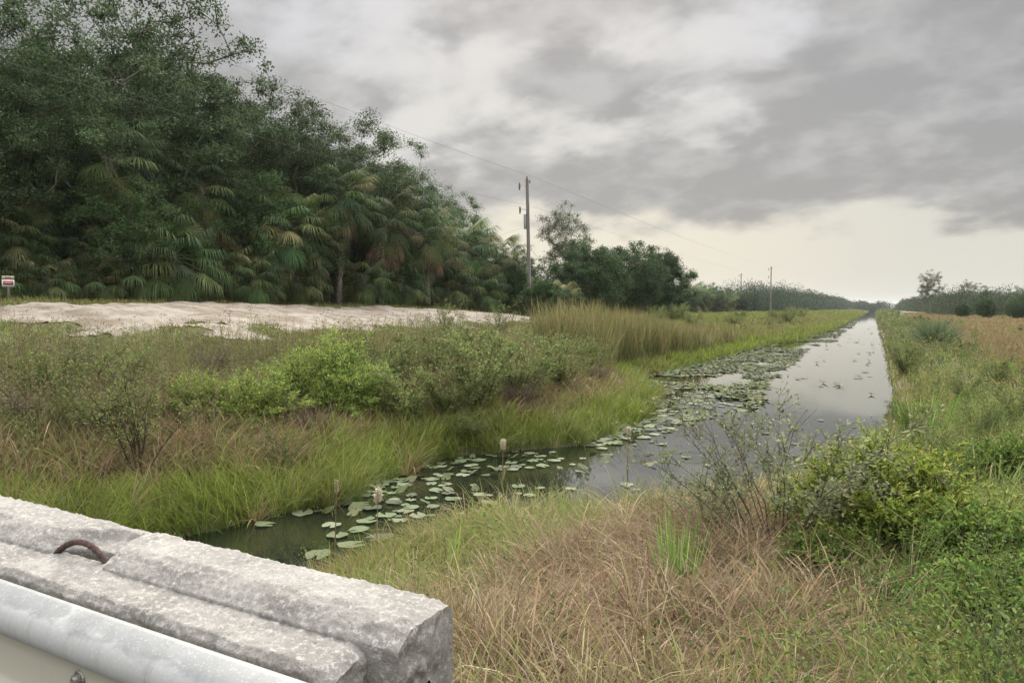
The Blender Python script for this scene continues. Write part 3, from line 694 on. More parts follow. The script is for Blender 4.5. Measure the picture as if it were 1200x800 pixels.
for k in range(170):
    y = 210 + 620 * (k / 170) ** 1.1; x = 14 + .012 * y + abs(r.normal()) * 14 + (30 if y < 300 and r.random() < .6 else 0) * r.random(); pts.append((x, y, 5.5 + 3 * r.random() + y * .003, 4.5 + y * .004))
for k in range(50): pts.append((19 + r.random() * 45, 200 + r.random() * 90, 5 + 3.5 * r.random(), 4))
treeline('far_right_woods', 'far woods across the field on the right side of the canal', pts, 7, .30, [(.045, .07, .042), (.055, .08, .046), (.06, .075, .04)])
def far_at(px, D): d = ray(px, 361); d = d / math.hypot(d[0], d[1]); return np.array([d[0] * D, d[1] * D, float(height(d[0] * D, d[1] * D))])
put(THIN, 'tall airy tree standing alone above the field right of the canal', loc=far_at(1090, 215), scale=.80, rz=2.2)
put(THIN, 'smaller airy tree further right above the field', loc=far_at(1133, 260), scale=.72, rz=4.0)
put(OAKS[1], 'dark round-topped tree on the skyline at the right edge of the field', loc=far_at(1154, 235), scale=.60, rz=.5)
put(OAKS[0], 'dark tree cut by the right picture edge beyond the field', loc=far_at(1198, 190), scale=.48, rz=2.5)
for px, D, s, lab in ((1128, 170, .42, 'dark bush at the far edge of the field under the smaller airy tree'), (1155, 165, .55, 'widest dark bush at the far edge of the field'), (1192, 160, .50, 'dark bush at the far edge of the field near the right picture edge')):
    put(DB, lab, loc=far_at(px, D), scale=s, group='bushes along the far edge of the field')

# ================================================================== POLES, WIRES, NOTICE
def cyl(m, p0, p1, r0, r1, ns=12): path_tube(m, np.linspace(p0, p1, 6), np.linspace(r0, r1, 6), (.2, .2, .2), ns)
WOOD = ramp_mat('weathered_pole_wood', (.11, .095, .08), (.20, .18, .155), 4, .95, .5, (6, 6, .3))
GREYM = flat_mat('grey_metal', (.30, .31, .31), .5, .5); CER = flat_mat('brown_porcelain', (.12, .08, .06), .3)
pA, tA = col_at(621, -26.5)
PH = top_z(tA, 211) - pA[2]
def utility_pole(loc, H, label, full):
    root = empty('utility_pole', tuple(float(v) for v in loc)); tag(root, label, 'utility pole')
    if full: root.rotation_euler = (R(.4), R(-1.2), 0)
    m = MB(); cyl(m, (0, 0, -.5), (0, 0, H), .17, .125); m.build('shaft', WOOD, root, smooth=True)
    # a narrow side arm, cut-out fuse, insulators, riser pipe
    for z0 in (.55, 2.6):
        a = MB(); tubes(a, [[0, 0, H - z0]], [[-.62, -.2, H - z0 + .12]], .035, .03, (.3, .3, .3), 6); a.build('side_arm', GREYM, root)
    for dx, z in ((0., H), (.25, H - .35)):
        q = MB(); path_tube(q, [(dx, 0, z - .05), (dx, 0, z + .05), (dx, 0, z + .12), (dx, 0, z + .2), (dx, 0, z + .25)], [.03, .075, .05, .07, .03], (.2, .2, .2), 8); q.build('insulator', CER, root)
    for z in (H - .45, H - 2.45):
        q = MB(); path_tube(q, [(-.64, -.2, z - .45), (-.62, -.2, z - .2), (-.62, -.2, z), (-.62, -.2, z + .18)], [.05, .085, .085, .04], (.2, .2, .2), 8); q.build('fuse_cutout', CER, root)
    if full:
        q = MB(); path_tube(q, [(-.24, -.05, H - 4.2), (-.24, -.05, H - 4.15), (-.24, -.05, H - 3.0), (-.24, -.05, H - 2.95)], [.10, .12, .12, .10], (.3, .3, .3), 10); q.build('equipment_can', GREYM, root)
        q = MB(); cyl(q, (.16, -.05, .0), (.16, -.05, H - 2.), .03, .03, 6); q.build('riser_pipe', GREYM, root)
    return root
utility_pole(pA, PH, 'weathered wooden utility pole rising beside the thin airy tree', True)
pB = far_at(903, 205); utility_pole(pB, 12.2, 'distant utility pole above the far tree line, taller of two', False)
pC = far_at(868, 245); utility_pole(pC, 12.2, 'distant utility pole mostly hidden by the far tree line, shorter of two', False)
WIRE = flat_mat('wire_aluminium', (.13, .13, .13), .5, .3)
def wire(label, pts_, sag, rad):
    m = MB(); pp = []
    for a, b in zip(pts_[:-1], pts_[1:]):
        a = np.array(a, float); b = np.array(b, float); t = np.linspace(0, 1, 28)[:, None]
        pp.append(a + (b - a) * t - np.array([0, 0, 1.]) * (sag * 4 * t * (1 - t)))
    path_tube(m, np.concatenate([pp[0]] + [p[1:] for p in pp[1:]]), rad, (.1, .1, .1), 5)
    tag(m.build('overhead_wire', WIRE), label, 'wire', 'overhead wires on the utility poles')
tp_ = pA + [.2, 0, PH]
wire('upper overhead wire running from the utility pole top up across the oak crowns', [pB + [0, 0, 12.4], tp_ + [0, 0, .22], (-25.5, -8, 15.2)], .7, .007)
wire('lower overhead wire passing in front of the grove below the upper one', [pB + [0, 0, 10.], tp_ + [0, 0, -2.3], (-25.5, -8, 12.2)], .8, .007)
wire('short service wire leaving the utility pole towards the grove', [tp_ + [-.3, 0, -3.9], pA + [-9.5, -1.5, PH - 5.6]], .35, .006)
# small notice: two boards on a wooden post
def build_notice():
    p, t = col_at(10.5, -29.9); p[2] = float(height(p[0], p[1]))
    root = empty('notice_sign', tuple(p)); tag(root, 'small wooden post carrying a red and white notice at the grove edge', 'sign')
    yawc = math.atan2(-p[0], p[1] * 1.0); root.rotation_euler = (0, 0, R(58))
    def box(m, c, s):
        c = np.array(c); s = np.array(s) / 2; V = [c + s * [a, b, d] for d in (-1, 1) for a, b in ((-1, -1), (1, -1), (1, 1), (-1, 1))]
        m.add(V, [[0, 3, 2, 1], [4, 5, 6, 7], [0, 1, 5, 4], [1, 2, 6, 5], [2, 3, 7, 6], [3, 0, 4, 7]])
    m = MB(); box(m, (0, .03, .36), (.10, .05, 1.02)); m.build('post', WOOD, root)
    zb = .70
    m = MB(); box(m, (0, -.01, zb), (.40, .02, .27)); bd = m.build('notice_board', flat_mat('white_board', (.66, .64, .62), .5), root)
    m = MB(); box(m, (0, -.023, zb + .015), (.32, .004, .15)); m.build('red_field', flat_mat('faded_red', (.30, .025, .05), .5), bd)
    def text(s, size, z, mat, par, y=-.0262):
        cu = bpy.data.curves.new('txt', 'FONT'); cu.body = s; cu.size = size; cu.align_x = 'CENTER'; cu.align_y = 'CENTER'; cu.extrude = .0006
        o = bpy.data.objects.new('txt', cu); COL.objects.link(o); dg = bpy.context.evaluated_depsgraph_get(); me = bpy.data.meshes.new_from_object(o.evaluated_get(dg))
        bpy.data.objects.remove(o); me.materials.clear(); me.materials.append(mat); q = bpy.data.objects.new('lettering', me); COL.objects.link(q); q.parent = par; q.location = (0, y, z); q.rotation_euler = (R(90), 0, 0); return q
    white = flat_mat('sign_white', (.75, .73, .72), .5)
    # the photograph shows only an unreadable pale line here
    m = MB()
    for k in range(7): box(m, (-.10 + k * .034, -.0262, zb + .018 + .004 * (k % 2)), (.022, .002, .03))
    m.build('lettering', white, bd)
    m = MB(); box(m, (0, -.008, zb + .22), (.40, .02, .13)); tb = m.build('upper_board', flat_mat('tan_board', (.42, .36, .27), .6), root)
    m = MB()
    for k in range(4): box(m, (-.085 + k * .052, -.0195, zb + .225), (.034, .003, .06))
    m.build('lettering', flat_mat('orange_red', (.36, .10, .05), .5), tb)
build_notice()

# ================================================================== GRASS AND WEEDS
AZC = -YAW
def scatter(n, r, r0, r1, az0=-44, az1=46, power=1.):
    """points round the viewpoint, thinning out with distance"""
    u = r.random(n); rr = r0 * (r1 / r0) ** u; az = -YAW + R(az0) + r.random(n) * R(az1 - az0)
    return rr * np.sin(az), rr * np.cos(az), rr
def land(x, y): return np.maximum(xl(y) - x, x - xr(y))
def zones(x, y):
    dl = xl(y) - x; dr = x - xr(y); left = dl > dr
    return dl, dr, left
def emit_grass(name, label, n, mask, r0, r1, Hf, Wd, lean, curl, cols, tips, seed, p=None, ns=3, kw=.00095, clump=0., az=(-44, 46), azd=None):
    r = np.random.default_rng(seed); x, y, rr = scatter(n, r, r0, r1, *az)
    if clump:
        x = x + 0; g = fbm(x * 2.3 + seed, y * 2.3, 3)
    z = height(x, y); k = (z > -.06) & (r.random(n) < mask(x, y))
    if clump: k &= g > clump * .5 * r.random(n) + clump * .45
    x, y, z, rr = x[k], y[k], z[k], rr[k]; n = len(x)
    H = Hf(x, y) * (.55 + .75 * r.random(n)); B = np.stack([x, y, z - .02], 1)
    a = r.random(n) * 6.283
    if azd is not None: a = azd + r.normal(size=n) * .9
    else: a = fbm(x * .5 + 9, y * .5 + seed, 2) * 12 + r.normal(size=n) * 1.1
    c = pick(cols, n, r, p); tn = (.75 + .5 * fbm(x * .7 + 3 * seed, y * .7, 3))[:, None]; c = c * tn
    ct = c * .55 + pick(tips, n, r) * .45
    m = MB(); blades(m, B, H, np.maximum(Wd, kw * rr) * (.6 + .8 * r.random(n)), np.abs(r.normal(size=n)) * lean, curl * (.3 + r.random(n)), a, c, ct, r, ns)
    print(name, n)
    return tag(m.build(name, MAT['grass']), label, kind='stuff')
def emit_weeds(name, label, n, mask, r0, r1, Hf, nl, lf, spread, cols, stemc, seed, six=False, az=(-44, 46), kw=.0022, lw=.4):
    r = np.random.default_rng(seed); x, y, rr = scatter(n, r, r0, r1, *az); z = height(x, y); k = (z > .05) & (r.random(n) < mask(x, y))
    x, y, z, rr = x[k], y[k], z[k], rr[k]; n = len(x); H = Hf(x, y) * (.55 + .7 * r.random(n)); B = np.stack([x, y, z - .02], 1); m = MB()
    a = r.random(n) * 6.283; th = np.abs(r.normal(size=n)) * .22; c = pick(cols, n, r) * (.7 + .6 * fbm(x * .6 + seed, y * .6, 3))[:, None]
    top = B + np.stack([np.cos(a) * np.sin(th), np.sin(a) * np.sin(th), np.cos(th)], 1) * H[:, None]
    blades(m, B, H * 1.02, np.maximum(.006, .0006 * rr), th, 0 * th, a, pick(stemc, n, r), c, r, 2)
    t = r.random((n, nl)) ** .75 * .92 + .1; q = rdirs(n * nl, r).reshape(n, nl, 3); q[..., 2] = np.abs(q[..., 2]) * .5
    P_ = B[:, None] + (top - B)[:, None] * t[..., None] + q * (spread * H[:, None] * (1.15 - t) * (.3 + .7 * r.random((n, nl))))[..., None]
    s = np.maximum(lf, kw * rr)[:, None] * (.6 + .8 * r.random((n, nl)))
    cc = np.repeat(c, nl, 0) * (.75 + .5 * r.random((n * nl, 1)))
    leaves(m, P_.reshape(-1, 3), q.reshape(-1, 3) + rdirs(n * nl, r) * .5 + [0, 0, .25], s.ravel(), s.ravel() * lw, cc, r, six)
    print(name, n, n * nl)
    return tag(m.build(name, MAT['grass']), label, kind='stuff')
GREEN = [(.15, .22, .03), (.12, .18, .025), (.20, .25, .045), (.095, .145, .025)]
OLIVE = [(.14, .16, .042), (.17, .175, .055), (.11, .135, .035), (.20, .17, .075)]
DRY = [(.22, .155, .082), (.27, .20, .112), (.14, .10, .055), (.40, .325, .20), (.08, .056, .033), (.17, .118, .066)]
RUST = [(.21, .145, .085), (.26, .18, .11), (.16, .115, .07), (.31, .23, .145)]
def nzm(x, y, s, seed, a, b): return sstep(a, b, fbm(x * s + seed * 7.7, y * s + seed * 3.1, 3))
# --- left bank
def m_water_left(x, y):
    dl, dr, l = zones(x, y); return l * (dl > -.25) * (1 - sstep(.9, 2.4, dl + 1.8 * (fbm(x * .5, y * .5, 2) - .5))) * np.where(y < 34, 1, .8)
emit_grass('green_bank_grass', 'bright green grass hanging over the water along the left bank', 420000, m_water_left, 7, 140, lambda x, y: .48 + .3 * fbm(x, y, 2), .007, .30, 1.15, GREEN, [(.22, .24, .06), (.25, .2, .09)], 101, clump=.35, az=(-44, 30))
def m_rust(x, y):
    dl, dr, l = zones(x, y); return l * sstep(.8, 1.6, dl) * (1 - sstep(4.5, 7.5, dl)) * (.25 + .75 * nzm(x, y, .35, 1, .28, .5)) * (y < 40)
emit_grass('dead_bank_grass', 'matted rust-brown dead grass on the left bank', 260000, m_rust, 8, 45, lambda x, y: .55 + .35 * fbm(x, y, 2), .0075, .7, 1.7, RUST + DRY, DRY, 102, az=(-44, 30), ns=4)
def m_mixed(x, y):
    dl, dr, l = zones(x, y); return l * sstep(1.5, 3.5, dl) * (1 - .75 * sstep(11, 14, dl) * (y < 70)) * (sand_amt(x, y) < -.1) * .9
emit_grass('rough_bank_grass', 'rough olive and tan grass covering the slope of the left bank', 520000, m_mixed, 9, 220, lambda x, y: np.where(xl(y) - x > 10, .22, .50) + .25 * sstep(40, 70, y), .007, .4, .9, OLIVE + [(.10, .135, .035)], [(.3, .24, .13), (.22, .2, .08), (.25, .17, .11)], 103, clump=.25, az=(-44, 30))
def m_short(x, y):
    dl, dr, l = zones(x, y); s = sand_amt(x, y); return l * sstep(8, 12, dl) * (x > -36) * np.where(s > .15, .07 + .55 * nzm(x, y, .8, 4, .5, .6), .9)
emit_grass('short_turf', 'short grass fringing and dotting the sand bank', 220000, m_short, 14, 140, lambda x, y: np.where(sand_amt(x, y) > .1, .08, .24), .008, .5, .7, GREEN + OLIVE + [(.22, .165, .08)], DRY, 104, az=(-44, 30), ns=2)
def m_weedL(x, y):
    dl, dr, l = zones(x, y); return l * sstep(2.2, 4.0, dl) * (1 - sstep(9.5, 12.5, dl)) * (.25 + .75 * nzm(x, y, .3, 2, .40, .6)) * (1 - .6 * sstep(45, 80, y))
emit_weeds('bank_weeds', 'grey-green leafy weeds crowding the slope of the left bank', 30000, m_weedL, 10, 130, lambda x, y: .75 + .35 * fbm(x * .4, y * .4, 2), 26, .045, .42, [(.12, .155, .05), (.16, .18, .065), (.10, .125, .04), (.18, .18, .10), (.15, .12, .07)], [(.12, .09, .06), (.1, .1, .05)], 111, az=(-44, 30))
def m_stalk(x, y):
    dl, dr, l = zones(x, y); return l * sstep(2.5, 4, dl) * (1 - sstep(9, 12, dl)) * nzm(x, y, .25, 9, .42, .6) * (y < 45)
emit_weeds('dry_weed_stalks', 'brown dry weed stalks standing among the left bank weeds', 9000, m_stalk, 9, 50, lambda x, y: .95, 16, .03, .30, [(.16, .11, .08), (.19, .14, .10), (.12, .09, .07)], [(.10, .07, .055)], 112, az=(-44, 30))
def m_litter(x, y):
    return (sand_amt(x, y) > -.3) * np.clip(nzm(x, y, .9, 21, .42, .62) + .06, 0, 1)
emit_grass('sand_litter', 'dead grass litter strewn over the sand bank', 60000, m_litter, 15, 130, lambda x, y: .16, .012, .9, 1.2, [(.16, .115, .07), (.22, .165, .10), (.11, .08, .05)], DRY, 114, az=(-44, 10), ns=2)
# reed bed
def m_reed(x, y):
    dl, dr, l = zones(x, y); return l * sstep(.9, 1.9, dl) * (1 - sstep(3.6, 5.8, dl + 2 * (fbm(x * .3, y * .3, 2) - .5))) * sstep(29, 33, y) * (1 - sstep(58, 70, y))
emit_grass('reed_bed', 'tall green and straw-coloured reeds standing at the left water edge', 150000, m_reed, 28, 95, lambda x, y: (2.0 + .8 * fbm(x * .3, y * .3, 2)) * (1 - .5 * sstep(38, 54, y)), .02, .12, .5, [(.11, .135, .04), (.14, .15, .05), (.24, .19, .10), (.09, .115, .035)], [(.30, .235, .12), (.25, .2, .10), (.15, .16, .06)], 105, az=(-10, 30), ns=4)
def m_reedg(x, y):
    dl, dr, l = zones(x, y); return l * (dl > -1.2) * (dl < 2.4) * sstep(24, 30, y) * .9 * sstep(.30, .45, fbm(x * .5, y * .3, 2))
emit_grass('sedge_fringe', 'low green sedge between the reeds and the lily pads', 130000, m_reedg, 22, 120, lambda x, y: .35 + .5 * fbm(x * .6, y * .4, 2), .012, .3, .8, GREEN + [(.2, .17, .07)], GREEN + [(.27, .19, .09)], 106, az=(-10, 30), clump=.4)
def m_farL(x, y):
    dl, dr, l = zones(x, y); return l * (dl > -.3) * sstep(60, 75, y) * (x > -32)
emit_grass('far_bank_grass', 'tall rough grass on the far left bank', 120000, m_farL, 70, 900, lambda x, y: .35 + .55 * fbm(x * .25, y * .12, 3), .02, .3, .7, OLIVE + GREEN + GREEN, [(.2, .21, .07), (.24, .2, .10)], 107, az=(10, 30))
def m_under(x, y):
    return (x < -30.7) * (x > -46) * (y < 82) * .9
emit_weeds('grove_undergrowth', 'dark leafy undergrowth along the foot of the grove', 26000, m_under, 30, 95, lambda x, y: .9 + 1.5 * sstep(-31, -34, x) + .5 * fbm(x * .5, y * .5, 2), 26, .10, .40, [(.05, .08, .036), (.065, .10, .04), (.08, .10, .045), (.10, .09, .055)], [(.08, .07, .05)], 113, az=(-44, 10))
# --- near and right bank
def pile(x, y): return np.exp(-(((x + 1.45) / 1.5) ** 2 + ((y - 5.2) / 3.1) ** 2) ** 1.5)
def m_dry(x, y):
    dl, dr, l = zones(x, y); return (~l) * (dr > .35) * (y > 1.95) * np.clip(.06 + 1.35 * pile(x, y) + .25 * nzm(x, y, .6, 5, .5, .65) * (y < 16), 0, 1) * (1 - .75 * sstep(.2, 1.8, x - .05 * y))
emit_grass('dry_grass', 'matted dry straw grass filling the near bank beside the barrier', 230000, m_dry, 2.2, 20, lambda x, y: (.30 + .30 * pile(x, y)) * (.5 + 1.1 * fbm(x * 1.6, y * 1.6, 2)), .0085, .8, 2.0, DRY, [(.38, .29, .19), (.28, .2, .13)], 121, ns=4, kw=.00075, clump=.45, az=(-30, 48))
def m_broad(x, y):
    dl, dr, l = zones(x, y); return (~l) * (dr > .4) * (y > 2.4) * np.clip(.35 + .6 * nzm(x, y, 1.1, 12, .5, .62), 0, 1) * (1 - pile(x, y)) * sstep(-1.2, .4, x - .04 * y) * (1 - sstep(16, 30, y))
emit_grass('coarse_grass', 'coarse broad-bladed green grass on the near and right bank', 16000, m_broad, 2.5, 30, lambda x, y: .62, .013, .35, 1.3, [(.16, .25, .05), (.20, .28, .07), (.12, .19, .045), (.24, .26, .09)], [(.26, .28, .09), (.32, .27, .13)], 127, ns=5, clump=.35, az=(-30, 48))
def m_straw(x, y):
    dl, dr, l = zones(x, y); return (~l) * (dr > .5) * (y > 2.2) * np.clip(.10 + pile(x, y), 0, 1) * (1 - sstep(14, 22, y))
emit_grass('straw_stems', 'long pale straw blades arching over the near bank', 8000, m_straw, 2.4, 22, lambda x, y: .58, .0075, .75, 2.4, [(.36, .28, .18), (.46, .38, .27), (.27, .2, .13)], [(.48, .4, .28)], 126, ns=6, kw=.0007, az=(-30, 48))
def m_edge(x, y):
    dl, dr, l = zones(x, y); return (~l) * (dr > -.2) * (y > 4.5) * (1 - sstep(.8, 2.0, dr + .8 * (fbm(x, y, 2) - .5)))
emit_grass('water_edge_grass', 'yellow-green grass at the near water edge', 150000, m_edge, 5, 90, lambda x, y: .34 + .18 * fbm(x, y, 2), .006, .28, .9, [(.15, .185, .04), (.19, .20, .06), (.12, .15, .035), (.24, .2, .09)], [(.28, .24, .1)], 122, clump=.3)
def m_right(x, y):
    dl, dr, l = zones(x, y); return (~l) * (dr > .5) * (y > 2.6) * np.clip(.5 + .9 * sstep(-1.2, .8, x - .03 * y), 0, 1) * (1 - .93 * pile(x, y)) * (1 - .92 * sstep(2.6, 4.8, x - .02 * y) * sstep(18, 26, y))
emit_grass('meadow_grass', 'mixed green and tan grass on the right bank', 250000, m_right, 2.6, 180, lambda x, y: .30 + .36 * fbm(x * .9, y * .9, 2), .0072, .45, 1.2, [(.15, .21, .045), (.19, .24, .055), (.11, .16, .04), (.17, .22, .05), (.28, .23, .12), (.34, .27, .16)], [(.30, .28, .12), (.22, .25, .07)], 123, kw=.0008, az=(-20, 48), clump=.25, ns=4)
def emit_tussocks(name, label, n, k, mask, r0, r1, H, Wd, cols, tips, seed, lo=.15, hi=1.0, curl=(.8, 2.2), spread=.05, az=(-30, 48)):
    r = np.random.default_rng(seed); x, y, rr = scatter(n, r, r0, r1, *az); z = height(x, y); q = (z > -.2) & (r.random(n) < mask(x, y)); x, y, z, rr = x[q], y[q], z[q], rr[q]; n = len(x)
    size = np.repeat(.6 + .8 * r.random(n), k); m = MB(); a = r.random(n * k) * 6.283; off = r.random(n * k) ** .5 * spread
    B = np.stack([np.repeat(x, k) + np.cos(a) * off, np.repeat(y, k) + np.sin(a) * off, np.repeat(z, k) - .02], 1)
    c = np.repeat(pick(cols, n, r, var=.15), k, 0) * (.55 + .9 * r.random((n * k, 1))); ct = c * .5 + pick(tips, n * k, r) * .5
    a = a + np.repeat(r.normal(size=n), k) * .2
    blades(m, B, H * size * (.5 + .7 * r.random(n * k)), np.maximum(Wd, .0008 * np.repeat(rr, k)) * (.5 + r.random(n * k)), lo + (hi - lo) * r.random(n * k) ** 1.3, curl[0] + (curl[1] - curl[0]) * r.random(n * k), a, c, ct, r, 5)
    return tag(m.build(name, MAT['grass']), label, kind='stuff')
def m_tdry(x, y):
    dl, dr, l = zones(x, y); return (~l) * (dr > .6) * (y > 2.2) * np.clip(pile(x, y) + .12, 0, 1) * (1 - sstep(11, 16, y))
emit_tussocks('dry_tussocks', 'shaggy brown tussocks of dead grass heaped on the near bank', 1500, 80, m_tdry, 2.5, 18, .62, .007, DRY, [(.40, .31, .19), (.28, .205, .12), (.16, .11, .065)], 141)
def m_tgreen(x, y):
    dl, dr, l = zones(x, y); return (~l) * (dr > .5) * (y > 2.5) * (1 - pile(x, y)) * np.clip(.15 + nzm(x, y, .8, 31, .45, .6), 0, 1) * (1 - sstep(20, 34, y))
emit_tussocks('green_tussocks', 'arching green and straw tussocks on the right bank', 1300, 55, m_tgreen, 2.6, 36, .60, .007, [(.15, .22, .05), (.19, .24, .065), (.12, .17, .045), (.25, .21, .10)], [(.27, .28, .10), (.36, .29, .15)], 142, lo=.08, hi=.8, curl=(.4, 1.7))
def m_tleft(x, y):
    dl, dr, l = zones(x, y); return l * (dl > -.3) * (dl < 7) * np.clip(.25 + nzm(x, y, .6, 33, .45, .6), 0, 1) * (y < 40)
emit_tussocks('left_bank_tussocks', 'green and brown tussocks breaking up the grass of the left bank', 1500, 50, m_tleft, 8, 42, .75, .009, [(.14, .195, .04), (.17, .20, .05), (.22, .165, .09), (.10, .14, .035)], [(.25, .25, .09), (.3, .23, .13)], 143, lo=.05, hi=.8, curl=(.4, 1.6), az=(-44, 26))
def m_field(x, y):
    dl, dr, l = zones(x, y); return (~l) * sstep(2.6, 4.6, x - .02 * y) * sstep(17, 26, y)
emit_grass('field_grass', 'reddish-brown dry grass of the field on the right', 230000, m_field, 18, 330, lambda x, y: .42, .012, .35, .8, [(.22, .155, .085), (.19, .13, .07), (.26, .20, .115), (.15, .15, .055), (.13, .15, .05)], [(.28, .21, .12), (.22, .165, .095)], 124, az=(12, 48), ns=2)
def m_weedR(x, y):
    dl, dr, l = zones(x, y); return (~l) * (dr > .4) * (y > 2.8) * np.clip(sstep(-.7, 1.0, x - .02 * y) * (.2 + nzm(x, y, .55, 6, .45, .6) + .5 * sstep(9, 14, y)) + .03, 0, 1) * (1 - pile(x, y)) * (1 - .95 * sstep(2.6, 4.8, x - .02 * y) * sstep(18, 26, y))
emit_weeds('right_bank_weeds', 'leafy green weeds covering the right bank', 15000, m_weedR, 2.9, 150, lambda x, y: .55 + .3 * fbm(x * .5, y * .5, 2), 30, .027, .42, [(.12, .17, .05), (.17, .19, .07), (.09, .145, .035), (.12, .17, .04), (.075, .115, .04), (.15, .19, .05), (.10, .12, .06)], [(.1, .11, .05), (.14, .1, .06)], 131, six=True, az=(-20, 48))

# ================================================================== SHRUBS (things)
def shrub_mesh(seed, H, Wd, nstem, ntw, nlf, lf, cols, stemc=(.09, .07, .05), lw=.42, spread=.22, arch=.5, six=False, dome=False, bare=0., rs=.010):
    r = np.random.default_rng(seed); m = MB(); P0 = []; P1 = []; R0 = []; R1 = []; B = []; D = []
    for k in range(nstem):
        a = r.random() * 6.283; reach = Wd * .5 * (r.random() ** .6); h = H * (.55 + .5 * r.random())
        if dome: h = H * math.sqrt(max(.12, 1 - (reach / (Wd * .52)) ** 2)) * (.8 + .25 * r.random())
        n = 8; t = np.linspace(0, 1, n); b0 = np.array([math.cos(a), math.sin(a), 0]) * reach * .10
        ctr = b0[None] + np.stack([np.cos(a) * reach * (.15 * t + .65 * t ** (1 + arch)), np.sin(a) * reach * (.15 * t + .65 * t ** (1 + arch)), h * (t - .12 * arch * t ** 3)], 1) + np.cumsum(r.normal(size=(n, 3)) * .022 * H, 0) * .5 * np.array([1, 1, .3])
        ctr[0, 2] = -.05; P0.append(ctr[:-1]); P1.append(ctr[1:]); rr = rs * (1 - .85 * t); R0.append(rr[:-1]); R1.append(rr[1:])
        for q in range(ntw):
            u = (bare + (1 - bare) * r.random() ** .8) * (n - 1.01); i = int(u); p = ctr[i] + (ctr[i + 1] - ctr[i]) * (u - i); d = unit(rdirs(1, r)[0] * .9 + unit(ctr[i + 1] - ctr[i]) * .7 + [0, 0, .25]); L = spread * H * (.4 + .8 * r.random()); e = p + d * L
            P0.append(p[None]); P1.append(e[None]); R0.append([rs * .35]); R1.append([rs * .15])
            tt = r.random((nlf, 1)) ** .8; B.append(p + (e - p) * tt + r.normal(size=(nlf, 3)) * .012 * H); D.append(d[None] * .8 + rdirs(nlf, r))
    tubes(m, np.concatenate(P0), np.concatenate(P1), np.concatenate(R0), np.concatenate(R1), stemc, 5)
    s = MB(); B = np.concatenate(B); D = np.concatenate(D); n = len(B); L = lf * (.6 + .8 * r.random(n))
    B[:, 2] = np.maximum(B[:, 2], .02)
    leaves(s, B, D, L, L * lw, pick(cols, n, r) * (.8 + .4 * fbm(B[:, 0] * 2 + 9, B[:, 1] * 2 + B[:, 2] * 2 + 9, 2))[:, None], r, six)
    return m, s
def make_shrub(name, cat, mb):
    root = empty(name, (0, 0, 0)); root['category'] = cat; mb[0].build('stems', MAT['leaf'], root); mb[1].build('leaves', MAT['leaf'], root); return root
BRIGHT = [(.21, .29, .055), (.25, .33, .075), (.16, .23, .045), (.29, .35, .10), (.13, .17, .05)]
GREY = [(.15, .20, .055), (.20, .225, .075), (.115, .155, .045), (.23, .24, .11)]
S_BRIGHT = make_shrub('willow_bush', 'bush', shrub_mesh(201, 1.5, 2.4, 40, 16, 22, .085, BRIGHT, lw=.22, spread=.25, dome=True))
S_GREY = make_shrub('leafy_shrub', 'shrub', shrub_mesh(202, 1.5, 2.0, 26, 16, 18, .055, GREY, lw=.45, spread=.24, arch=.7))
S_GREY2 = make_shrub('leafy_shrub', 'shrub', shrub_mesh(222, 1.3, 2.4, 34, 15, 18, .05, [(.15, .19, .06), (.20, .22, .08), (.12, .15, .05)], lw=.4, spread=.22, arch=.9))
S_OPEN = make_shrub('twiggy_shrub', 'shrub', shrub_mesh(203, 1.7, 1.9, 12, 14, 12, .05, GREY, lw=.4, spread=.25, bare=.3, rs=.013))
S_BROWN = make_shrub('dry_shrub', 'shrub', shrub_mesh(204, 1.2, 1.6, 24, 16, 9, .04, [(.15, .11, .08), (.18, .14, .10), (.12, .115, .06)], (.10, .075, .06), spread=.3))
def shrub_at(proto, label, px, py, top=None, H=1.5, scale=None, group=None, rz=None, wide=None):
    p = at(px, py)
    if top is not None:
        d = ray(px, py); dep = math.hypot(p[0], p[1]) / math.hypot(d[0], d[1]); scale = (py - top) / FPX * dep / H
    o = put(proto, label, loc=p, scale=scale, group=group, rz=rz)
    if wide: o.scale = (scale * wide, scale * wide, scale)
    return o
for px, py, tp, lab in [(238, 500, 436, 'bright green feathery bush at the left end of its clump'), (300, 504, 432, 'bright green feathery bush, lowest in front of its clump'), (345, 486, 412, 'bright green feathery bush in the middle of its clump'),
                        (392, 474, 392, 'tallest bright green feathery bush of the clump'), (418, 490, 425, 'bright green feathery bush at the right end of its clump')]:
    shrub_at(S_BRIGHT, lab, px, py, tp, 1.5, group='bright green bushes on the left bank', wide=1.15)
cnt = 0
for px, py, tp, lab in [(60, 470, 385, 'grey-green leafy shrub nearest the left picture edge'), (150, 460, 392, 'grey-green leafy shrub below the left end of the sand'), (120, 510, 425, 'grey-green leafy shrub over the dead grass left of the bright bushes'),
                        (475, 500, 415, 'grey-green leafy shrub just right of the bright bushes'), (525, 490, 408, 'wide grey-green leafy shrub above the near lily pads'), (560, 480, 375, 'grey-green leafy shrub in the middle of the left bank'), (610, 470, 372, 'grey-green leafy shrub right of the middle of the bank'),
                        (655, 455, 378, 'grey-green leafy shrub beside the reed bed'), (500, 440, 362, 'grey-green leafy shrub standing against the sand crest'), (555, 430, 368, 'grey-green leafy shrub high on the bank under the grove end'), (450, 455, 375, 'grey-green leafy shrub behind the tallest bright bush'), (690, 440, 382, 'grey-green leafy shrub nearest the reed bed'), (548, 515, 462, 'grey-green leafy shrub lowest on the bank above the lily pads')]:
    cnt += 1; shrub_at((S_GREY, S_GREY2)[cnt % 2], lab, px, py + 4, tp + 14, (1.5, 1.3)[cnt % 2], group='grey-green shrubs on the left bank')
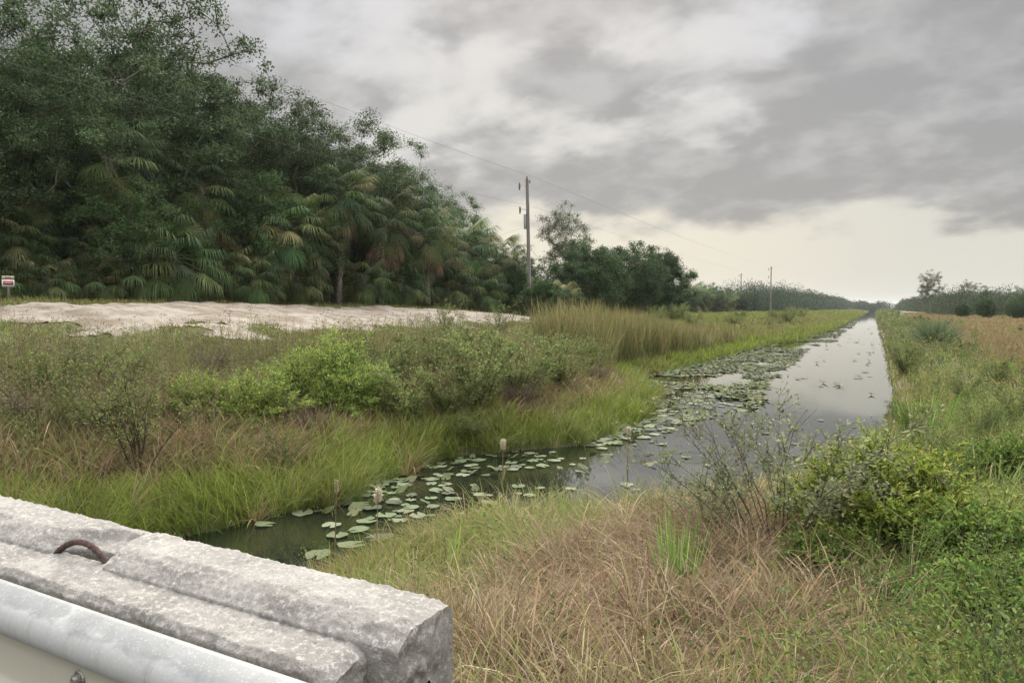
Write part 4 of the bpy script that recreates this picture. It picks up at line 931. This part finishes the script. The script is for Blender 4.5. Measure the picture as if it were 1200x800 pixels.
for px, py, tp, lab in [(430, 440, 378, 'twiggy open shrub between the sand and the bright bushes'), (520, 400, 350, 'twiggy yellow-leaved shrub breaking the sand skyline'), (585, 395, 352, 'smaller twiggy shrub breaking the sand skyline further right'), (165, 560, 420, 'tall twiggy shrub leaning over the dead grass at left'), (330, 560, 490, 'twiggy shrub in front of the bright bushes')]:
    shrub_at(S_OPEN, lab, px, py, tp, 1.7, group='twiggy shrubs on the left bank')
for px, py, tp, lab in [(30, 510, 440, 'brown dry shrub nearest the left picture edge'), (95, 440, 395, 'brown dry shrub between the two left grey-green shrubs'), (250, 450, 400, 'brown dry shrub behind the bright bushes'), (370, 520, 470, 'brown dry shrub under the tallest bright bush'), (610, 490, 440, 'brown dry shrub above the green grass tip'), (700, 455, 420, 'brown dry shrub at the near end of the reed bed')]:
    shrub_at(S_BROWN, lab, px, py, tp, 1.2, group='dry shrubs on the left bank')
rq = np.random.default_rng(91)
for k in range(16):
    y = 58 + 110 * rq.random() ** 1.2; x = float(xl(y)) - 3 - 12 * rq.random()
    put(S_GREY if k % 2 else S_GREY2, 'leafy shrub in the rough grass of the far left bank beyond the reeds', loc=np.array([x, y, float(height(x, y))]), scale=.9 + .7 * rq.random(), group='shrubs of the far left bank')
# right bank
YG = [(.20, .245, .04), (.17, .22, .035), (.25, .28, .055), (.13, .175, .03)]
S_YG = make_shrub('dense_bush', 'bush', shrub_mesh(211, 1.1, 1.7, 80, 20, 26, .046, YG, lw=.35, spread=.2, dome=True))
shrub_at(S_YG, 'dense rounded yellow-green bush on the right bank', 1035, 655, 512, 1.1, rz=.3, wide=1.25)
S_BARE = make_shrub('bare_shrub', 'shrub', shrub_mesh(212, 1.8, 2.9, 24, 18, 10, .040, [(.19, .22, .10), (.23, .25, .14), (.15, .18, .09)], (.12, .095, .08), lw=.5, spread=.16, bare=.35, rs=.007, arch=.35))
shrub_at(S_BARE, 'sparse twiggy shrub with bare dark stems crossing the water view', 915, 660, 432, 1.75, rz=.0, wide=1.15)
shrub_at(S_BARE, 'smaller sparse twiggy shrub left of the bare dark one', 830, 640, 530, 1.75, rz=2.1)
BROAD = [(.12, .19, .045), (.15, .225, .05), (.09, .15, .04), (.21, .26, .06)]
S_BROAD = make_shrub('broadleaf_shrub', 'shrub', shrub_mesh(213, .9, 1.1, 34, 15, 14, .052, BROAD, (.1, .1, .05), lw=.5, spread=.28, six=True))
for px, py, tp, lab in [(1155, 700, 590, 'broad-leaved green shrub at the right picture edge, upper one'), (1188, 790, 655, 'broad-leaved green shrub in the lower right picture corner'), (1110, 690, 610, 'broad-leaved green shrub just right of the yellow-green bush'), (1130, 590, 525, 'broad-leaved green shrub behind the yellow-green bush'), (960, 700, 620, 'broad-leaved green shrub below the sparse twiggy shrub'), (1188, 590, 510, 'broad-leaved green shrub higher on the right bank by the picture edge'), (1050, 740, 675, 'broad-leaved green shrub in front of the yellow-green bush')]:
    shrub_at(S_BROAD, lab, px, py, tp, .9, group='broad-leaved shrubs on the right bank')
for px, py, tp, lab in [(1150, 520, 470, 'grey-green shrub halfway up the right bank beyond the broad-leaved ones'), (1190, 500, 450, 'grey-green shrub by the right picture edge below the brown field'), (1095, 560, 500, 'grey-green shrub just behind the dense yellow-green bush'), (1130, 475, 440, 'small rounded shrub on the right bank beyond the yellow-green bush'), (1070, 520, 470, 'small grey-green shrub at the right water edge'), (1170, 455, 420, 'grey-green shrub between the spiky palmetto and the right picture edge'), (1060, 440, 400, 'grey-green shrub by the water left of the spiky palmetto')]:
    shrub_at(S_GREY, lab, px, py, tp, 1.5, group='shrubs further along the right bank')
# spiky palmetto
def build_palmetto():
    r = np.random.default_rng(8); p = at(1096, 410); n = 260; m = MB(); a = r.random(n) * 6.283; e = r.random(n) ** .8 * 1.25
    blades(m, np.stack([np.cos(a) * .15, np.sin(a) * .15, np.zeros(n)], 1), 2.2 * (.8 + .3 * r.random(n)), .08, e * .85, .45 * r.random(n), a, pick([(.06, .10, .05), (.08, .125, .065), (.05, .08, .045)], n, r), (.12, .15, .08), r, 4)
    root = m.build('palmetto', MAT['leaf']); root.location = p; tag(root, 'round spiky dark green palmetto on the right bank', 'palmetto')
build_palmetto()
def m_farR(x, y):
    dl, dr, l = zones(x, y); return (~l) * (dr > -.3) * (1 - sstep(2.0, 3.6 + .012 * y, dr)) * sstep(35, 55, y)
emit_weeds('far_bank_weeds', 'tangled green weeds along the far right bank', 26000, m_farR, 35, 600, lambda x, y: .95, 16, .06, .45, [(.11, .145, .05), (.15, .18, .06), (.17, .16, .08)], [(.12, .1, .06)], 132, az=(20, 40))

# ================================================================== CATTAILS AND BLADE CLUMPS
def clump(label, px, py, H, n, spread, cols, w_=.016, lean=.16, curl=.5, seed=1, name='blade_clump', cat='grass clump', group='green blade clumps at the near water edge'):
    r = np.random.default_rng(seed); p = at(px, py); m = MB(); a = r.random(n) * 6.283; q = r.random(n) ** .5 * spread
    c = pick(cols, n, r); blades(m, np.stack([np.cos(a) * q, np.sin(a) * q, np.full(n, -.04)], 1), H * (.65 + .4 * r.random(n)), w_, np.abs(r.normal(size=n)) * lean, curl * r.random(n), a, c, c * 1.15, r, 5)
    o = m.build(name, MAT['leaf']); o.location = p; return tag(o, label, cat, group)
BL = [(.15, .25, .05), (.19, .30, .07), (.12, .20, .045)]
clump('bright green clump of upright blades in the dry grass by the sparse shrub', 792, 725, .86, 70, .10, BL, .009, .075, .3, seed=1)
clump('single tall tuft of bright blades beside the end of the concrete barrier', 528, 690, .85, 9, .04, BL, .016, .07, .2, seed=2)
clump('dark slender blades standing in the water, left of two', 740, 600, .75, 16, .2, [(.09, .14, .05), (.11, .16, .06)], .014, seed=3)
clump('dark slender blades standing in the water, right of two', 795, 590, .85, 12, .2, [(.09, .13, .05), (.10, .12, .05)], .013, seed=4)
clump('short bright blades at the bottom picture edge, left of two', 490, 830, .5, 10, .08, BL, .012, seed=5)
clump('short bright blades at the bottom picture edge, right of two', 556, 830, .5, 9, .06, BL, .012, .3, seed=6)
clump('tall bright reed blades at the right water edge', 1080, 520, 1.15, 40, .45, BL, .022, .25, .7, seed=7)
clump('bright blades in the grass below the sparse shrub', 875, 790, .42, 24, .14, BL, .010, .25, seed=8)
clump('leaning bright blades in the lower right grass', 965, 760, .42, 16, .1, BL, .012, .5, seed=9)
clump('bright blades at the foot of the broad-leaved shrubs', 1130, 790, .45, 26, .18, BL, .010, .3, seed=10)
def cattail(label, px, py, top, seed, fluffy):
    r = np.random.default_rng(seed); p = at(px, py); d = ray(px, py); dep = math.hypot(p[0], p[1]) / math.hypot(d[0], d[1]); H = (py - top) / FPX * dep
    root = empty('cattail', tuple(p)); tag(root, label, 'cattail', 'cattails in the near pool')
    m = MB(); z = np.linspace(-.3, H, 9); path_tube(m, np.stack([.03 * np.sin(z), .02 * z, z], 1), np.linspace(.009, .005, 9), (.26, .2, .12), 5); m.build('stem', MAT['leaf'], root)
    h = MB(); c = np.array([.03 * math.sin(H), .02 * H, H]); hl = .17
    zz = np.linspace(-hl, -.02, 8); path_tube(h, c + np.stack([0 * zz, 0 * zz, zz], 1), [.004, .011, .013, .013, .014, .012, .010, .003], (.52, .45, .34) if fluffy else (.22, .15, .09), 8)
    n = 900 if fluffy else 200; q = rdirs(n, r); u = r.random(n); B = c + np.stack([q[:, 0] * .016, q[:, 1] * .016, -hl * u], 1)
    B += q * (.035 * (r.random((n, 1)) ** 3) if fluffy else .004); leaves(h, B, q + [0, 0, .3], .03 if fluffy else .012, .006, pick([(.58, .52, .40), (.66, .60, .48), (.46, .38, .27)], n, r), r)
    h.build('seed_head', MAT['fluff'], root)
    if fluffy:
        f = MB(); n = 7; a = r.random(n) * 6.283; blades(f, np.zeros((n, 3)) - [0, 0, .05], H * (.4 + .4 * r.random(n)), .014, np.abs(r.normal(size=n)) * .15, .5 * r.random(n), a, pick([(.22, .2, .1), (.14, .17, .06)], n, r), (.3, .24, .13), r, 4); f.build('blades', MAT['leaf'], root)
cattail('thin cattail stalk standing in the dark water nearest the barrier', 392, 668, 560, 1, False)
cattail('cattail with a shaggy bursting head at the left end of the grass point', 441, 650, 572, 2, True)
cattail('cattail with a pale head among the near lily pads', 588, 568, 515, 3, True)
cattail('cattail with a pale head in front of the green grass tip', 735, 545, 500, 4, True)

# ================================================================== LILY PADS
def pad_mesh(seed, tilt):
    r = np.random.default_rng(seed); n = 22; g = .28; a = np.linspace(g, 2 * math.pi - g, n); rr = 1 + .05 * np.sin(a * 3 + seed) + .03 * r.normal(size=n)
    out = np.stack([np.cos(a) * rr, np.sin(a) * rr * .86, .10 * np.sin(a * 1.5 + seed) ** 2 + .04 * np.sin(a * 5 + seed)], 1); mid = out * .55; mid[:, 2] = .012
    V = np.concatenate([[[0, 0, 0.]], mid, out]); F3 = [[0, 1 + i, 2 + i] for i in range(n - 1)]; F4 = [[1 + i, 1 + n + i, 2 + n + i, 2 + i] for i in range(n - 1)]
    if tilt: V = V @ np.array(Matrix.Rotation(tilt, 3, 'Y')).T; V[:, 2] -= V[:, 2].min() + .05
    base = np.array([[.07, .10, .04], [.095, .125, .055], [.14, .16, .09], [.045, .062, .028], [.07, .09, .032], [.09, .10, .04]][seed]); m = MB(); C = np.broadcast_to(base, (len(V), 3)) * (1 + .1 * r.normal(size=(len(V), 1)))
    m.add(V, F3, C); m.f.append(np.array(F4)); return m
PADS = [pad_mesh(k, t).build('lily_pad', MAT['pad']) for k, t in ((0, 0), (1, .08), (2, -.06), (3, .1), (4, .45), (5, .25))]
PADL = {'near': ('round green lily pad on the dark water by the near left bank', 'lily pads by the near left bank'), 'open': ('dark lily pad scattered on the bright open water', 'scattered pads on the open water'), 'bed': ('green lily pad in the thick bed along the reed side of the canal', 'pads in the thick lily bed'), 'big': ('large pale lily pad close behind the concrete barrier', 'large pads behind the barrier')}
pad_used = set(); pad_r = np.random.default_rng(77); padpts = []
def pad(x, y, s, kind, k=None):
    k = int(pad_r.choice(6, p=[.22, .2, .2, .14, .14, .1])) if k is None else k
    o = PADS[k] if k not in pad_used else PADS[k].copy()
    if k in pad_used: COL.objects.link(o)
    pad_used.add(k); o.location = (x, y, .012 + .010 * pad_r.random()); o.rotation_euler = (0, 0, pad_r.random() * 6.28); o.scale = (s, s, s * .6 if k < 4 else s); tag(o, PADL[kind][0], 'lily pad', PADL[kind][1])
def ok(x, y, s):
    if height(x, y) > -.08: return False
    for q in padpts:
        if (q[0] - x) ** 2 + (q[1] - y) ** 2 < (.62 * (q[2] + s)) ** 2: return False
    padpts.append((x, y, s)); return True
for px, py in ((355, 602), (388, 617), (405, 592), (395, 628), (412, 640), (436, 596), (430, 612), (452, 605), (462, 590), (372, 652), (420, 622), (445, 632), (475, 600), (310, 616)):
    p = at(px, py)
    if ok(p[0], p[1], .17): pad(p[0], p[1], .15 + .05 * pad_r.random(), 'big', int(pad_r.integers(4)))
def fill(kind, cnt, xf, yr, sr, tries=6000, tot=300):
    c = 0
    for _ in range(tries):
        y = yr[0] * (yr[1] / yr[0]) ** pad_r.random(); x = xf(y); s = sr[0] + (sr[1] - sr[0]) * pad_r.random()
        if ok(x, y, s): pad(x, y, s, kind); c += 1
        if c >= cnt: break
fill('near', 120, lambda y: xl(y) + .1 + abs(pad_r.normal()) * 1.25, (9.2, 15.2), (.07, .165))
fill('open', 30, lambda y: -5.2 + pad_r.normal() * 1.3 + .09 * (y - 12), (11, 24), (.07, .15))
def bedx(y): return xl(y) + .1 + pad_r.random() ** 1.3 * (ip(y, [(15, .5), (18, .9), (22, 1.8), (26, 3.4), (33, 5.6), (50, 4.6), (70, 3.6), (100, 2.4), (200, 1.8)]))
fill('bed', 140, bedx, (16.5, 30), (.12, .22))
r = np.random.default_rng(78); m = MB(); c = 0
for _ in range(11000):
    y = 24 * (260 / 24) ** r.random(); x = float(bedx(y)) if r.random() < .985 else -4.5 + 4.5 * r.random() ** .7
    if height(x, y) > -.02 or fbm(x * .5, y * .35, 2) < .45: continue
    s = .11 + .12 * r.random(); a = r.random() * 6.28; k = 9; th = a + np.linspace(.3, 5.98, k); tl = r.normal() * .15 + (.9 * r.random() if r.random() < .4 else 0)
    V = np.stack([np.cos(th) * s, np.sin(th) * s * .85, .02 + r.random() * .03 + np.abs(np.cos(th)) * tl * s], 1) + [x, y, 0]
    m.add(np.concatenate([[[x, y, .015]], V]), [[0, i + 1, i + 2] for i in range(k - 1)], pick([(.07, .095, .035), (.09, .115, .04), (.05, .068, .025), (.12, .12, .05)], 1, r)[0])
tag(m.build('lily_bed', MAT['pad']), 'thick bed of lily pads stretching along the canal under the reeds', kind='stuff')

# ================================================================== THIN EVENING HAZE
def build_haze():
    m = MB(); x0, x1, y0, y1, z0, z1 = -3100., 3100., -210., 9100., -3., 40.
    m.add([(x0, y0, z0), (x1, y0, z0), (x1, y1, z0), (x0, y1, z0), (x0, y0, z1), (x1, y0, z1), (x1, y1, z1), (x0, y1, z1)], [[0, 3, 2, 1], [4, 5, 6, 7], [0, 1, 5, 4], [1, 2, 6, 5], [2, 3, 7, 6], [3, 0, 4, 7]])
    mt, t = new_mat('haze_air'); v = N(t, 'ShaderNodeVolumePrincipled'); v.inputs['Color'].default_value = (.9, .92, .95, 1); v.inputs['Density'].default_value = .00010; v.inputs['Anisotropy'].default_value = .2
    t.links.new(v.outputs[0], N(t, 'ShaderNodeOutputMaterial').inputs['Volume'])
    tag(m.build('haze', mt), 'thin evening haze over the canal', kind='stuff')
build_haze()
